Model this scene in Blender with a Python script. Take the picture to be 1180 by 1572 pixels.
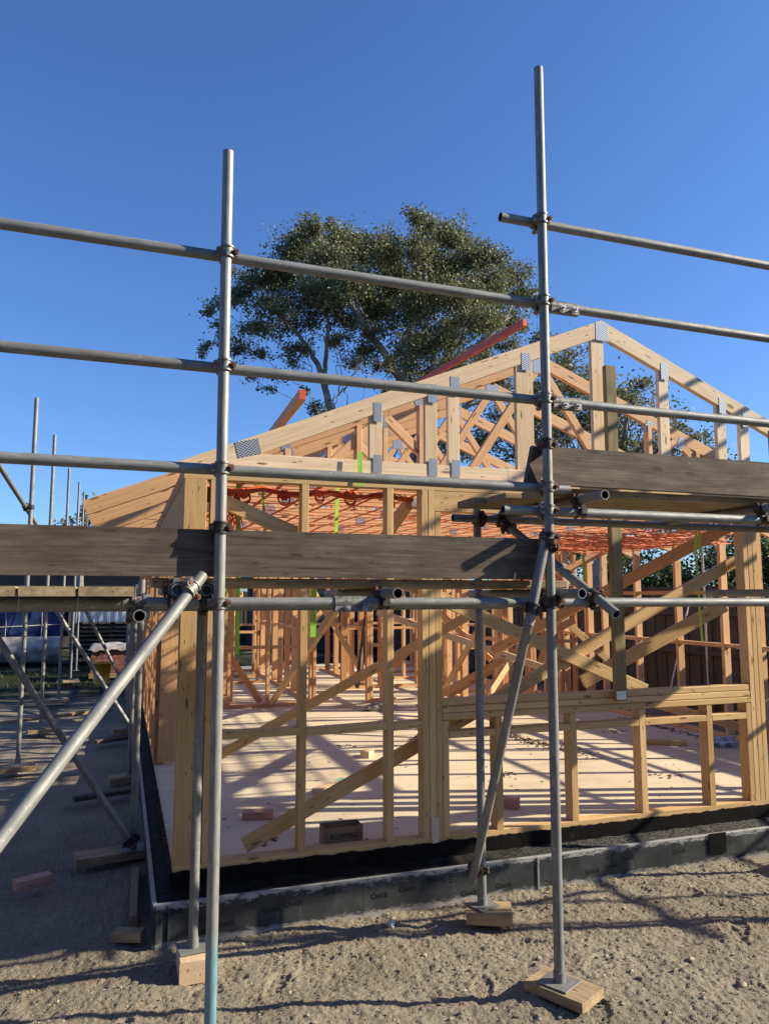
import bpy, math, random
from mathutils import Vector, Matrix, noise
R=math.radians
random.seed(7)
V=Vector
# ---------------------------------------------------------------- camera, light
scene=bpy.context.scene
for o in list(bpy.data.objects): bpy.data.objects.remove(o)
COL=scene.collection
cam=bpy.data.cameras.new('camera'); camo=bpy.data.objects.new('camera',cam); COL.objects.link(camo)
camo.location=(0,0,1.86)
camo.rotation_euler=(R(90)+math.atan(129/1155.),0,-R(19.08))
cam.sensor_fit='VERTICAL'; cam.sensor_height=36.0; cam.sensor_width=27.0
cam.lens=36.0*1155/1572.; cam.clip_end=1500; cam.clip_start=.05
scene.camera=camo
SUN=V((1.875,-.56,1.0)).normalized()
EL=math.asin(SUN.z)
w=bpy.data.worlds.new("World"); scene.world=w; w.use_nodes=True
nt=w.node_tree; bg=nt.nodes['Background']
sky=nt.nodes.new('ShaderNodeTexSky'); sky.sky_type='NISHITA'; sky.sun_disc=False
sky.sun_elevation=EL; sky.sun_rotation=math.atan2(SUN.x,SUN.y)
sky.air_density=1.0; sky.dust_density=.55; sky.ozone_density=3.0; sky.altitude=0
tint=nt.nodes.new('ShaderNodeMix'); tint.data_type='RGBA'; tint.blend_type='MULTIPLY'; tint.inputs[0].default_value=1
tint.inputs[7].default_value=(.76,1.07,1.55,1)   # deeper blue than the sky model's own
nt.links.new(sky.outputs[0],tint.inputs[6]); nt.links.new(tint.outputs[2],bg.inputs[0]); bg.inputs[1].default_value=.065
sl=bpy.data.lights.new('sun','SUN'); sl.energy=5.0; sl.angle=R(.55); sl.color=(1,.87,.66)
so=bpy.data.objects.new('sun',sl); COL.objects.link(so); so.location=(10,-4,12)
so.rotation_euler=SUN.to_track_quat('Z','Y').to_euler()
scene.view_settings.view_transform='Standard'; scene.view_settings.look='None'
scene.view_settings.exposure=.95; scene.view_settings.gamma=1
scene.render.resolution_x=768; scene.render.resolution_y=1024
try:
    scene.cycles.max_bounces=7; scene.cycles.diffuse_bounces=4
except Exception: pass

# ---------------------------------------------------------------- materials
class NT:
    def __init__(s,name):
        s.m=bpy.data.materials.new(name); s.m.use_nodes=True; s.t=s.m.node_tree
        s.b=s.t.nodes['Principled BSDF']
    def n(s,typ,ins=None,**props):
        nd=s.t.nodes.new(typ)
        for k,v in props.items(): setattr(nd,k,v)
        for k,v in (ins or {}).items(): s.set(nd.inputs[k],v)
        return nd
    def set(s,sock,v):
        if hasattr(v,'is_output') or isinstance(v,bpy.types.NodeSocket): s.t.links.new(v,sock)
        else: sock.default_value=v
    def attr(s,name='gc'): return s.n('ShaderNodeAttribute',attribute_name=name).outputs['Vector']
    def mapv(s,v,sc,loc=(0,0,0)): return s.n('ShaderNodeMapping',{'Vector':v,'Scale':sc,'Location':loc}).outputs[0]
    def noise(s,v,scale,detail=4,rough=.55,dist=0):
        return s.n('ShaderNodeTexNoise',{'Vector':v,'Scale':scale,'Detail':detail,'Roughness':rough,'Distortion':dist}).outputs[0]
    def ramp(s,f,stops):
        r=s.n('ShaderNodeValToRGB',{'Fac':f}); e=r.color_ramp.elements
        while len(e)<len(stops): e.new(.5)
        for i,(p,c) in enumerate(stops):
            e[i].position=p; e[i].color=(c if len(c)==4 else (*c,1)) if hasattr(c,'__len__') else (c,c,c,1)
        return r.outputs[0]
    def mix(s,f,a,b,bt='MIX'):
        m=s.n('ShaderNodeMix',data_type='RGBA',blend_type=bt)
        s.set(m.inputs[0],f); s.set(m.inputs[6],a); s.set(m.inputs[7],b); return m.outputs[2]
    def math(s,op,a,b=0.):
        m=s.n('ShaderNodeMath',operation=op); s.set(m.inputs[0],a); s.set(m.inputs[1],b); return m.outputs[0]
    def bump(s,h,strength=.3,dist=.002):
        nd=s.n('ShaderNodeBump',{'Height':h,'Strength':strength,'Distance':dist}); s.set(s.b.inputs['Normal'],nd.outputs[0])
    def fin(s,col=None,rough=None,metal=None,spec=None):
        if col is not None: s.set(s.b.inputs['Base Color'],col)
        if rough is not None: s.set(s.b.inputs['Roughness'],rough)
        if metal is not None: s.set(s.b.inputs['Metallic'],metal)
        if spec is not None: s.set(s.b.inputs['Specular IOR Level'],spec)
        return s.m
c4=lambda c:(c[0],c[1],c[2],1)
def wood(name,c_lo,c_hi,knot=(.12,.06,.03),stain=.25,rough=.75,grain=1.0,dark=None,knots=True):
    m=NT(name); g=m.attr()
    st=m.mapv(g,(.9,16,16))
    ring=m.noise(st,2.2*grain,3,.6,1.6)
    fine=m.noise(m.mapv(g,(2.2,80,80)),1.0,4,.7)
    f=m.math('ADD',m.math('MULTIPLY',ring,.58),m.math('MULTIPLY',fine,.54))
    col=m.ramp(f,[(.30,c4(c_lo)),(.72,c4(c_hi))])
    # per piece tone
    cell=m.n('ShaderNodeTexWhiteNoise',{'Vector':m.attr('pid')},noise_dimensions='3D').outputs[0]
    tone=m.ramp(cell,[(0,(.74,.68,.60)),(.3,(.98,.93,.86)),(.6,(.92,.92,.90)),(1,(1.14,1.14,1.14))])
    col=m.mix(1.0,col,tone,'MULTIPLY')
    big=m.noise(m.mapv(g,(1.6,3,3)),1.6,4,.6)
    col=m.mix(m.ramp(big,[(.5,0),(.75,stain)]),col,c4(tuple(x*.55 for x in c_lo)))
    if knots:
        vo=m.n('ShaderNodeTexVoronoi',{'Vector':m.mapv(g,(3.2,13,13)),'Scale':1.0,'Randomness':1.0},feature='F1')
        kk=m.ramp(vo.outputs['Distance'],[(.08,1),(.15,0)])
        col=m.mix(m.math('MULTIPLY',kk,.8),col,c4(knot))
        vn=m.n('ShaderNodeTexVoronoi',{'Vector':m.mapv(g,(7,30,30)),'Scale':1.0,'Randomness':1.0},feature='F1')
        col=m.mix(m.ramp(vn.outputs['Distance'],[(.10,.75),(.13,0)]),col,(.05,.03,.02,1))
    if dark is not None:
        wp=m.noise(m.mapv(g,(9,22,22)),1.2,6,.75); wk=m.noise(m.mapv(g,(.7,1,1)),1.1,2,.5)
        col=m.mix(m.math('MULTIPLY',m.ramp(wp,[(.66,0),(.70,.8)]),m.ramp(wk,[(.5,0),(.6,1)])),col,(.42,.40,.36,1))
        ck=m.noise(m.mapv(g,(.8,60,60)),1.0,4,.7,.6)
        col=m.mix(m.ramp(ck,[(.30,.8),(.36,0)]),col,(.012,.01,.008,1))
        d=m.noise(m.mapv(g,(2.5,7,7)),1.8,6,.7)
        col=m.mix(m.ramp(d,[(.42,0),(.68,.75)]),col,c4(dark))
    m.bump(m.math('ADD',fine,m.math('MULTIPLY',ring,.6)),.25,.0015)
    return m.fin(col,rough,0,.25)
M={}
M['pine']=wood('fresh_pine',(.44,.285,.125),(.68,.475,.245),stain=.2)
M['truss']=wood('truss_pine',(.60,.455,.285),(.88,.72,.51),stain=.12)
M['orange']=wood('pink_treated_pine',(.42,.215,.10),(.66,.39,.20),stain=.2)
M['peach']=wood('peach_pine',(.55,.32,.16),(.76,.50,.28),stain=.12)
M['old']=wood('weathered_board',(.045,.037,.028),(.19,.157,.122),knot=(.04,.03,.02),stain=.5,dark=(.05,.04,.032),rough=.85)
M['plank']=wood('scaffold_plank_timber',(.27,.195,.11),(.50,.39,.24),stain=.4,dark=(.13,.10,.07),rough=.85)
M['green']=wood('rough_treated_post',(.20,.17,.08),(.38,.31,.17),stain=.5,dark=(.15,.12,.07),rough=.9)
M['redend']=wood('red_painted_timber',(.40,.085,.065),(.56,.17,.13),stain=.3)
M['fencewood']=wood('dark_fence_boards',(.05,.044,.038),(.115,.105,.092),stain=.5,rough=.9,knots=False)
M['palebrown']=wood('pale_offcut_timber',(.50,.36,.22),(.70,.54,.36))
M['pinkblock']=wood('pink_offcut_timber',(.42,.22,.17),(.58,.33,.26))
def plain(name,c,rough=.6,metal=0,spec=.4,var=.25,sc=6,emit=None):
    m=NT(name); co=m.n('ShaderNodeTexCoord').outputs['Object']
    n=m.noise(co,sc,5,.6)
    col=m.mix(m.ramp(n,[(.35,0),(.7,1)]),c4(tuple(x*(1-var) for x in c)),c4(tuple(min(1,x*(1+var)) for x in c)))
    return m.fin(col,rough,metal,spec)
def galv():
    m=NT('galvanised_tube'); g=m.attr()
    n=m.noise(m.mapv(g,(6,30,30)),1.5,6,.65)
    sp=m.noise(g,60,3,.6)
    col=m.ramp(n,[(.3,(.145,.155,.155)),(.5,(.21,.22,.215)),(.72,(.30,.305,.29))])
    col=m.mix(m.ramp(sp,[(.62,0),(.72,.5)]),col,(.55,.55,.52,1))
    lg=m.noise(m.mapv(g,(.9,4,4)),1.3,5,.6)
    col=m.mix(m.ramp(lg,[(.56,0),(.78,.5)]),col,(.13,.105,.085,1))
    rs=m.noise(m.mapv(g,(5,14,14)),2.1,6,.75)
    col=m.mix(m.ramp(rs,[(.66,0),(.76,.55)]),col,(.17,.10,.06,1))
    col=m.mix(m.ramp(m.noise(m.mapv(g,(14,30,30)),2.0,5,.7),[(.72,0),(.76,.7)]),col,(.50,.48,.43,1))
    m.bump(m.math('ADD',n,sp),.12,.001)
    return m.fin(col,m.ramp(n,[(.3,.66),(.7,.54)]),.3,.4)
M['galv']=galv()
def galv_teal():
    m=NT('teal_painted_tube'); g=m.attr()
    n=m.noise(m.mapv(g,(5,30,30)),2,5,.6)
    z=m.n('ShaderNodeSeparateXYZ',{0:m.n('ShaderNodeNewGeometry').outputs['Position']}).outputs[2]
    f=m.ramp(m.math('ADD',z,m.math('MULTIPLY',n,.12)),[(.46,1),(.60,0)])
    base=m.ramp(n,[(.3,(.18,.19,.19)),(.7,(.32,.325,.31))])
    teal=m.ramp(n,[(.3,(.11,.24,.30)),(.7,(.21,.36,.42))])
    return m.fin(m.mix(f,base,teal),.5,.25,.4)
M['teal']=galv_teal()
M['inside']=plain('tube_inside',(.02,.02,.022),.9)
M['blueinside']=plain('blue_tube_inside',(.03,.05,.16),.8)
M['clamp']=plain('zinc_clamp',(.21,.205,.19),.55,.5,.4,.5,45)
M['darkclamp']=plain('dark_oily_clamp',(.06,.055,.05),.6,.4,.4,.5,45)
M['rust']=plain('rusty_bolt',(.19,.085,.055),.8,.2,.3,.5,60)
M['steel']=plain('bright_steel',(.45,.46,.47),.4,.7,.5,.2,20)
def nailplate():
    m=NT('nail_plate_steel'); g=m.attr(); s=m.n('ShaderNodeSeparateXYZ',{0:g}).outputs
    a=m.math('SINE',m.math('MULTIPLY',s[0],2*math.pi/.026)); b=m.math('SINE',m.math('MULTIPLY',s[1],2*math.pi/.017))
    f=m.ramp(m.math('MULTIPLY',a,b),[(.0,0),(.2,1)])
    return m.fin(m.mix(f,(.58,.62,.64,1),(.06,.07,.085,1)),.35,.45,.5)
M['plate']=nailplate()
def bitumen():
    m=NT('black_bitumen'); co=m.n('ShaderNodeTexCoord').outputs['Object']
    n=m.noise(co,9,6,.7); f=m.noise(co,55,4,.7)
    col=m.ramp(n,[(.35,(.004,.004,.0045)),(.65,(.010,.0095,.009)),(.85,(.04,.037,.034))])
    col=m.mix(m.ramp(f,[(.68,0),(.74,.4)]),col,(.10,.09,.08,1))
    m.bump(m.math('ADD',n,f),.6,.005)
    return m.fin(col,.6,0,.08)
M['bitumen']=bitumen()
def ledge():
    m=NT('rough_ledge_concrete'); p=m.n('ShaderNodeNewGeometry').outputs['Position']
    s=m.n('ShaderNodeSeparateXYZ',{0:p}).outputs
    n=m.noise(p,10,6,.7); f=m.noise(p,70,3,.7)
    x=m.ramp(m.math('ADD',m.math('MULTIPLY',s[0],.25),m.math('MULTIPLY',n,.5)),[(.75,0),(1.0,1)])
    col=m.mix(x,m.ramp(n,[(.4,(.008,.008,.008)),(.7,(.035,.028,.022))]),m.ramp(f,[(.42,(.012,.012,.013)),(.74,(.17,.17,.165))]))
    m.bump(m.math('ADD',n,f),1.0,.008)
    return m.fin(col,.7,0,.15)
M['ledge']=ledge()
def foam():
    m=NT('grey_foam_panel'); p=m.n('ShaderNodeNewGeometry').outputs['Position']
    s=m.n('ShaderNodeSeparateXYZ',{0:p}).outputs
    n=m.noise(p,3.5,6,.7); n2=m.noise(m.mapv(p,(1,1,3)),14,6,.75); st=m.noise(m.mapv(p,(40,40,1.5)),1,3,.6)
    col=m.ramp(n,[(.3,(.020,.024,.026)),(.55,(.045,.052,.055)),(.75,(.095,.10,.10))])
    # splashed cement along the top edge and at the ground line
    e=m.ramp(m.math('ADD',s[2],m.math('MULTIPLY',m.math('SUBTRACT',n2,.5),.20)),[(.148,0),(.166,1)])
    col=m.mix(m.math('MULTIPLY',e,.9),col,(.34,.35,.35,1))
    lo=m.ramp(m.math('ADD',m.math('SUBTRACT',m.math('MULTIPLY',s[0],.006),s[2]),m.math('MULTIPLY',m.math('SUBTRACT',n2,.5),.12)),[(.012,0),(.035,1)])
    col=m.mix(m.math('MULTIPLY',lo,.8),col,(.38,.37,.35,1))
    dr=m.math('MULTIPLY',m.ramp(st,[(.60,0),(.72,.5)]),m.ramp(n,[(.45,0),(.6,1)]))
    col=m.mix(dr,col,(.22,.23,.23,1))
    m.bump(n,.35,.012)
    return m.fin(col,.42,0,.3)
M['foam']=foam()
M['print']=plain('black_print',(.005,.005,.006),.6,var=.2)
def slab():
    m=NT('concrete_floor'); p=m.n('ShaderNodeNewGeometry').outputs['Position']
    n=m.noise(p,1.1,6,.6); f=m.noise(p,28,5,.7); d=m.noise(p,7,5,.75)
    col=m.ramp(n,[(.3,(.52,.44,.31)),(.55,(.62,.54,.385)),(.75,(.68,.60,.44))])
    col=m.mix(m.ramp(d,[(.62,0),(.8,.45)]),col,(.36,.28,.21,1))
    col=m.mix(m.ramp(f,[(.72,0),(.78,.5)]),col,(.22,.16,.12,1))
    sw=m.noise(m.mapv(p,(.35,2.2,1)),1.4,6,.7,1.2)
    col=m.mix(m.ramp(sw,[(.50,0),(.68,.55)]),col,(.40,.31,.20,1))
    tr_=m.noise(m.mapv(p,(6,.5,1)),2.0,5,.7,.8)
    col=m.mix(m.ramp(tr_,[(.58,0),(.70,.3)]),col,(.72,.66,.55,1))
    col=m.mix(m.ramp(n,[(.30,.30),(.42,0)]),col,(.30,.25,.19,1))
    m.bump(f,.15,.002)
    return m.fin(col,.8,0,.3)
M['slab']=slab()
def ground():
    m=NT('gravelly_dirt'); p=m.n('ShaderNodeNewGeometry').outputs['Position']
    n=m.noise(p,1.3,6,.65); f=m.noise(p,45,6,.75); g=m.noise(p,160,3,.7)
    vo=m.n('ShaderNodeTexVoronoi',{'Vector':p,'Scale':75.0},feature='F1')
    col=m.ramp(n,[(.3,(.21,.182,.137)),(.5,(.28,.247,.19)),(.72,(.345,.31,.245))])
    col=m.mix(m.ramp(f,[(.34,.75),(.52,0)]),col,(.13,.10,.068,1))
    col=m.mix(m.ramp(g,[(.60,0),(.72,.7)]),col,(.55,.49,.38,1))
    st=m.ramp(vo.outputs['Distance'],[(.12,1),(.30,0)])
    pick=m.n('ShaderNodeSeparateColor',{0:vo.outputs['Color']}).outputs
    stone=m.math('MULTIPLY',st,m.ramp(pick[0],[(.72,0),(.75,1)]))
    col=m.mix(stone,col,m.mix(pick[1],(.30,.27,.22,1),(.55,.50,.42,1)))
    sp=m.n('ShaderNodeSeparateXYZ',{0:p}).outputs
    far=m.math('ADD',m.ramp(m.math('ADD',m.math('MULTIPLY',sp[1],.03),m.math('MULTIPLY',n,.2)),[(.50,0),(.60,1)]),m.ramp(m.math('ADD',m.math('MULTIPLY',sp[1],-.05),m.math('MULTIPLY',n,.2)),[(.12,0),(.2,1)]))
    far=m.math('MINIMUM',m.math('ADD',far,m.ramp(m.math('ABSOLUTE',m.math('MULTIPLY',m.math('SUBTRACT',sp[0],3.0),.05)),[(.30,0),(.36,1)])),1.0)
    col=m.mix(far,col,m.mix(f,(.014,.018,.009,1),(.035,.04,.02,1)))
    sil=m.math('MULTIPLY',m.ramp(m.noise(p,.55,5,.6),[(.55,0),(.68,.55)]),m.ramp(g,[(.3,.5),(.6,1)]))
    col=m.mix(sil,col,(.38,.35,.29,1))
    h=m.math('ADD',m.math('ADD',m.math('MULTIPLY',f,1.0),m.math('MULTIPLY',g,.45)),m.math('MULTIPLY',stone,.5))
    m.bump(h,1.0,.013)
    return m.fin(col,.95,0,.15)
M['ground']=ground()
M['stone']=plain('pale_stone',(.33,.28,.21),.9,0,.2,.6,14)
M['strap']=plain('lime_strap',(.26,.60,.06),.55,0,.4,.15,9)
M['strapy']=plain('yellow_green_strap',(.50,.80,.10),.5,0,.4,.15,9)
M['net']=plain('orange_net',(.70,.115,.03),.5,0,.35,.25,7)
M['netpale']=plain('faded_orange_net',(.78,.22,.09),.6,0,.3,.35,5)
M['netdark']=plain('rust_orange_net',(.74,.13,.035),.55,0,.35,.3,7)
M['bark']=plain('pale_bark',(.30,.26,.215),.9,0,.2,.4,3)
M['yellow']=plain('yellow_plastic',(.62,.33,.03),.45,0,.5,.1)
M['bluetarp']=plain('blue_tarp',(.018,.035,.12),.55,0,.4,.4,2)
M['wrap']=plain('milky_plastic_wrap',(.34,.32,.31),.35,0,.6,.4,4)
M['white']=plain('white_ribbed_sheet',(.72,.73,.74),.5,0,.4,.08)
M['brick']=plain('red_brick',(.25,.105,.085),.85,0,.2,.3,14)
M['bag']=plain('blue_white_plastic',(.42,.50,.62),.35,0,.6,.4,12)
M['cardboard']=plain('brown_cardboard',(.30,.20,.12),.85,0,.2,.15)
M['rope']=plain('grey_rope',(.35,.34,.32),.8)
M['housewall']=plain('dark_blue_grey_cladding',(.04,.05,.065),.7)
M['brownwall']=plain('brown_rendered_wall',(.12,.088,.068),.85,var=.15,sc=1.5)
M['glass']=plain('dark_window_glass',(.03,.045,.07),.12,0,.8,.3,2)
M['winframe']=plain('brown_window_frame',(.28,.17,.10),.6)
M['mud']=plain('dark_chips',(.10,.065,.04),.95,0,.1,.5,30)
M['limepaint']=plain('mint_green_paint',(.25,.62,.38),.6)
def leafmat(name,a,b):
    m=NT(name); r=m.attr('pid')
    wn=m.n('ShaderNodeTexWhiteNoise',{'Vector':r},noise_dimensions='3D').outputs[0]
    col=m.ramp(wn,[(0,a),(.7,b),(1,tuple(min(1,x*1.9) for x in b))])
    m.fin(col,.55,0,.35)
    tr=m.n('ShaderNodeBsdfTranslucent',{'Color':m.mix(.5,col,(.10,.13,.02,1))})
    mx=m.n('ShaderNodeMixShader',{0:.35}); out=m.t.nodes['Material Output']
    m.t.links.new(m.b.outputs[0],mx.inputs[1]); m.t.links.new(tr.outputs[0],mx.inputs[2]); m.t.links.new(mx.outputs[0],out.inputs[0])
    return m.m
M['leaf']=leafmat('gum_leaves',(.075,.082,.042),(.19,.19,.10))
M['leaf2']=leafmat('hedge_leaves',(.035,.055,.018),(.10,.13,.045))
M['grass']=leafmat('weed_leaves',(.015,.028,.01),(.035,.055,.018))

# ---------------------------------------------------------------- helpers
def roff(o):
    t=V((0,0,0))
    while o is not None: t=t+V(o.location); o=o.parent
    return t
def tag(o,label=None,cat=None,group=None,kind=None):
    if label: o['label']=label
    if cat: o['category']=cat
    if group: o['group']=group
    if kind: o['kind']=kind
    return o
def thing(name,loc,label,cat,group=None):
    o=bpy.data.objects.new(name,None); COL.objects.link(o); o.location=loc; o.empty_display_size=.1
    return tag(o,label,cat,group)
def frame(d,up=(0,0,1)):
    d=V(d).normalized(); u=V(up)
    if abs(d.dot(u))>.98: u=V((0,1,0)) if abs(d.y)<.9 else V((1,0,0))
    s=d.cross(u).normalized(); u=s.cross(d).normalized()
    return d,s,u
class MB:
    def __init__(s): s.v=[];s.f=[];s.g=[];s.p=[];s.mi=[];s.sm=[]
    def add(s,vs,fs,gs=None,mi=0,smooth=False,pid=None):
        b=len(s.v); s.v+= [tuple(x) for x in vs]
        pid=pid or (random.random()*50,random.random()*50,random.random()*50)
        s.g+= [tuple(x) for x in (gs or vs)]; s.p+=[pid]*len(vs)
        for f in fs: s.f.append([b+i for i in f]); s.mi.append(mi); s.sm.append(smooth)
        return s
    def beam(s,p0,p1,w,h,up=(0,0,1),ch=.0022,mi=0,off=None,seg=1,bow=0):
        """timber from p0 to p1; w across (side), h along up"""
        p0=V(p0);p1=V(p1);L=(p1-p0).length; d,sd,u=frame(p1-p0,up)
        a=w/2;b=h/2;c=min(ch,a*.4,b*.4)
        ring=[(-a+c,-b),(a-c,-b),(a,-b+c),(a,b-c),(a-c,b),(-a+c,b),(-a,b-c),(-a,-b+c)]
        o=V((random.random()*90,random.random()*9,random.random()*9)) if off is None else V(off)
        vs=[];gs=[];fs=[]
        for k in range(seg+1):
            t=k/seg
            q=p0.lerp(p1,t)+u*bow*math.sin(math.pi*t)
            for x,y in ring:
                vs.append(q+sd*x+u*y); gs.append(o+V((t*L,x,y)))
        for k in range(seg):
            for i in range(8):
                j=(i+1)%8; fs.append((8*k+i,8*k+j,8*k+8+j,8*k+8+i))
        fs.append(tuple(reversed(range(8)))); fs.append(tuple(range(8*seg,8*seg+8)))
        return s.add(vs,fs,gs,mi)
    def box(s,lo,hi,mi=0,ch=.002,axis=None):
        lo=V(lo);hi=V(hi);c=(lo+hi)/2;e=hi-lo
        ax=axis if axis is not None else max(range(3),key=lambda i:e[i])
        d=V((0,0,0));d[ax]=e[ax]/2
        up=V((0,0,1)) if ax!=2 else V((0,1,0))
        dd,sd,u=frame(d,up)
        w=abs(V(e).dot(V([abs(x) for x in sd])));h=abs(V(e).dot(V([abs(x) for x in u])))
        return s.beam(c-d,c+d,w,h,up=up,ch=ch,mi=mi)
    def tube(s,p0,p1,r=.02415,n=18,open_=True,mi=0,imi=1,r2=None,caps=True):
        p0=V(p0);p1=V(p1);L=(p1-p0).length;d,sd,u=frame(p1-p0); r2=r2 or r
        o=V((random.random()*50,random.random()*9,random.random()*9))
        def ring(q,rr,gx): return [(q+(sd*math.cos(t)+u*math.sin(t))*rr) for t in [2*math.pi*i/n for i in range(n)]],[o+V((gx,math.cos(2*math.pi*i/n)*rr,math.sin(2*math.pi*i/n)*rr)) for i in range(n)]
        a,ga=ring(p0,r,0);b,gb=ring(p1,r2,L)
        s.add(a+b,[(i,(i+1)%n,n+(i+1)%n,n+i) for i in range(n)],ga+gb,mi,True)
        if not caps: return s
        for q,dirn,gx in ((p0,d,0),(p1,-d,L)):
            rr=r if gx==0 else r2
            if open_:
                o1,g1=ring(q,rr,gx);o2,g2=ring(q,rr-.004,gx);o3,g3=ring(q+dirn*.09,rr-.004,gx)
                s.add(o1+o2,[(i,n+i,n+(i+1)%n,(i+1)%n) if dirn==d else (i,(i+1)%n,n+(i+1)%n,n+i) for i in range(n)],g1+g2,mi)
                s.add(o2+o3,[(i,(i+1)%n,n+(i+1)%n,n+i) for i in range(n)],g2+g3,imi)
                s.add(o3,[tuple(range(n))],g3,imi)
            else:
                o1,g1=ring(q,rr,gx); s.add(o1,[tuple(range(n))],g1,mi)
        return s
    def path(s,pts,r,n=6,mi=0,taper=None):
        pts=[V(p) for p in pts]; prev=None; b=len(s.v); vs=[];fs=[]
        pid=(random.random()*50,)*3
        u=None
        for k,p in enumerate(pts):
            d=(pts[min(k+1,len(pts)-1)]-pts[max(k-1,0)])
            if d.length<1e-6: d=V((0,0,1))
            d.normalize()
            if u is None: _,sd,u=frame(d)
            u=(u-d*u.dot(d)); 
            if u.length<1e-4: _,sd,u=frame(d)
            u.normalize(); sd=d.cross(u)
            rr=r if taper is None else r*(1-(1-taper)*k/(len(pts)-1))
            if callable(r): rr=r(k/(len(pts)-1))
            for i in range(n):
                t=2*math.pi*i/n; vs.append(p+(sd*math.cos(t)+u*math.sin(t))*rr)
        for k in range(len(pts)-1):
            for i in range(n):
                j=(i+1)%n; fs.append((n*k+i,n*k+j,n*k+n+j,n*k+n+i))
        fs.append(tuple(range(n))); fs.append(tuple(range(n*len(pts)-n,n*len(pts))))
        return s.add(vs,fs,None,mi,True,pid)
    def ribbon(s,pts,wv,th=.0012,mi=0):
        """flat strap with thickness; wv = half width vector or list"""
        vs=[];fs=[]
        for k,p in enumerate(pts):
            p=V(p); h=V(wv[k] if isinstance(wv,list) else wv)
            d=V(pts[min(k+1,len(pts)-1)])-V(pts[max(k-1,0)])
            nn=d.cross(h); nn=nn.normalized()*th if nn.length>0 else V((0,th,0))
            vs+=[p-h-nn,p+h-nn,p+h+nn,p-h+nn]
        for k in range(len(pts)-1):
            for i in range(4):
                j=(i+1)%4; fs.append((4*k+i,4*k+j,4*k+4+j,4*k+4+i))
        fs.append((0,1,2,3)); e=4*len(pts)-4; fs.append((e,e+1,e+2,e+3))
        return s.add(vs,fs,None,mi)
    def build(s,name,mats,parent=None,label=None):
        if not isinstance(mats,(list,tuple)): mats=[mats]
        t=roff(parent) if parent is not None else V((0,0,0))
        me=bpy.data.meshes.new(name)
        me.from_pydata([(a[0]-t.x,a[1]-t.y,a[2]-t.z) for a in s.v],[],s.f)
        for m in mats: me.materials.append(m)
        me.polygons.foreach_set('material_index',s.mi); me.polygons.foreach_set('use_smooth',s.sm)
        for nm,data in (('gc',s.g),('pid',s.p)):
            at=me.attributes.new(nm,'FLOAT_VECTOR','POINT'); at.data.foreach_set('vector',[c for x in data for c in x])
        me.update()
        o=bpy.data.objects.new(name,me); COL.objects.link(o)
        if parent is not None: o.parent=parent
        if label: o['label']=label
        return o
def rebase(o,c):
    """put a top-level mesh's origin at c"""
    c=V(c); o.data.transform(Matrix.Translation(-c)); o.location=c; return o
def single(mb,name,mats,c,label,cat,group=None,kind=None):
    o=mb.build(name,mats); rebase(o,c); return tag(o,label,cat,group,kind)
def copy_tree(o,parent=None):
    c=o.copy(); COL.objects.link(c); c.parent=parent
    for ch in list(o.children): copy_tree(ch,c)
    return c
def text_geo(body,size,ext=.0006):
    cu=bpy.data.curves.new('lettering','FONT'); cu.body=body; cu.size=size; cu.extrude=ext; cu.resolution_u=2
    ob=bpy.data.objects.new('lettering',cu); COL.objects.link(ob)
    dg=bpy.context.evaluated_depsgraph_get(); me=ob.evaluated_get(dg).to_mesh()
    vs=[v.co.copy() for v in me.vertices]; fs=[tuple(p.vertices) for p in me.polygons]
    ob.evaluated_get(dg).to_mesh_clear(); bpy.data.objects.remove(ob); bpy.data.curves.remove(cu)
    return vs,fs

# ---------------------------------------------------------------- ground
def hbase(x,y):
    a=.008*(min(max(x,-1.5),5.5)-1.0)
    k=min(max((y-3.4)/1.0,0),1)
    return a-.035*k-.02*(min(1,max(0,(.3-x))) if y>3.9 else 0)
_r=random.Random(4)
PRINTS=[(_r.uniform(-1.0,4.0),_r.uniform(2.7,4.25),_r.uniform(0,3.14)) for _ in range(26)]
PRINTS=[(a,b,math.cos(c),math.sin(c)) for a,b,c in PRINTS]
def boot(x,y):
    z=0
    for a,b,c,s in PRINTS:
        dx=x-a;dy=y-b
        if abs(dx)<.19 and abs(dy)<.19:
            u=(dx*c+dy*s)/.145; v=(-dx*s+dy*c)/(.052*(1-.22*(u<-.2)))
            q=u*u+v*v
            if q<1: z-=.010*min(1,(1-q)*4)-.0035*(math.sin(u*22)>0.2)
            elif q<1.7: z+=.006*(1-abs(q-1.3)/.4)*(.6+.4*noise.noise(V((x*30,y*30,0)))) if abs(q-1.3)<.4 else 0
    return z
def h(x,y,fine=True):
    z=hbase(x,y)
    if -12<x<14 and -6<y<30:
        z+=.022*noise.noise(V((x*1.3,y*1.3,3)))+.016*noise.noise(V((x*4.1,y*4.1,9)))
        if fine:
            z+=.008*noise.noise(V((x*11,y*11,1)))
            q=noise.noise(V((x*27,y*27,5))); z+=.0065*q+.006*max(0,q)*noise.noise(V((x*45,y*45,8)))
            z+=.0085*noise.noise(V((x*75,y*58,2)))
            # tyre / boot tread marks
            z+=boot(x,y)
            t=noise.noise(V((x*1.1+7,y*1.1,0)))
            if t>.15: z+=.0025*min(1,(t-.15)*6)*math.sin(x*95+y*40)*math.sin(y*70-x*30)
    # keep it below the slab and the insulation
    if x>.25 and 4.58<y<22 and x<7.2: z=min(z,-.05)
    return z
def axis(segs):
    out=[]
    for a,b,st in segs:
        n=max(1,int(round((b-a)/st)))
        out+=[a+(b-a)*i/n for i in range(n)]
    out.append(segs[-1][1]); return out
xs=axis([(-400,-60,40),(-60,-12,6),(-12,-3,.6),(-3,-1.25,.07),(-1.25,4.3,.0088),(4.3,6,.12),(6,14,.7),(14,60,6),(60,400,40)])
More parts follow.
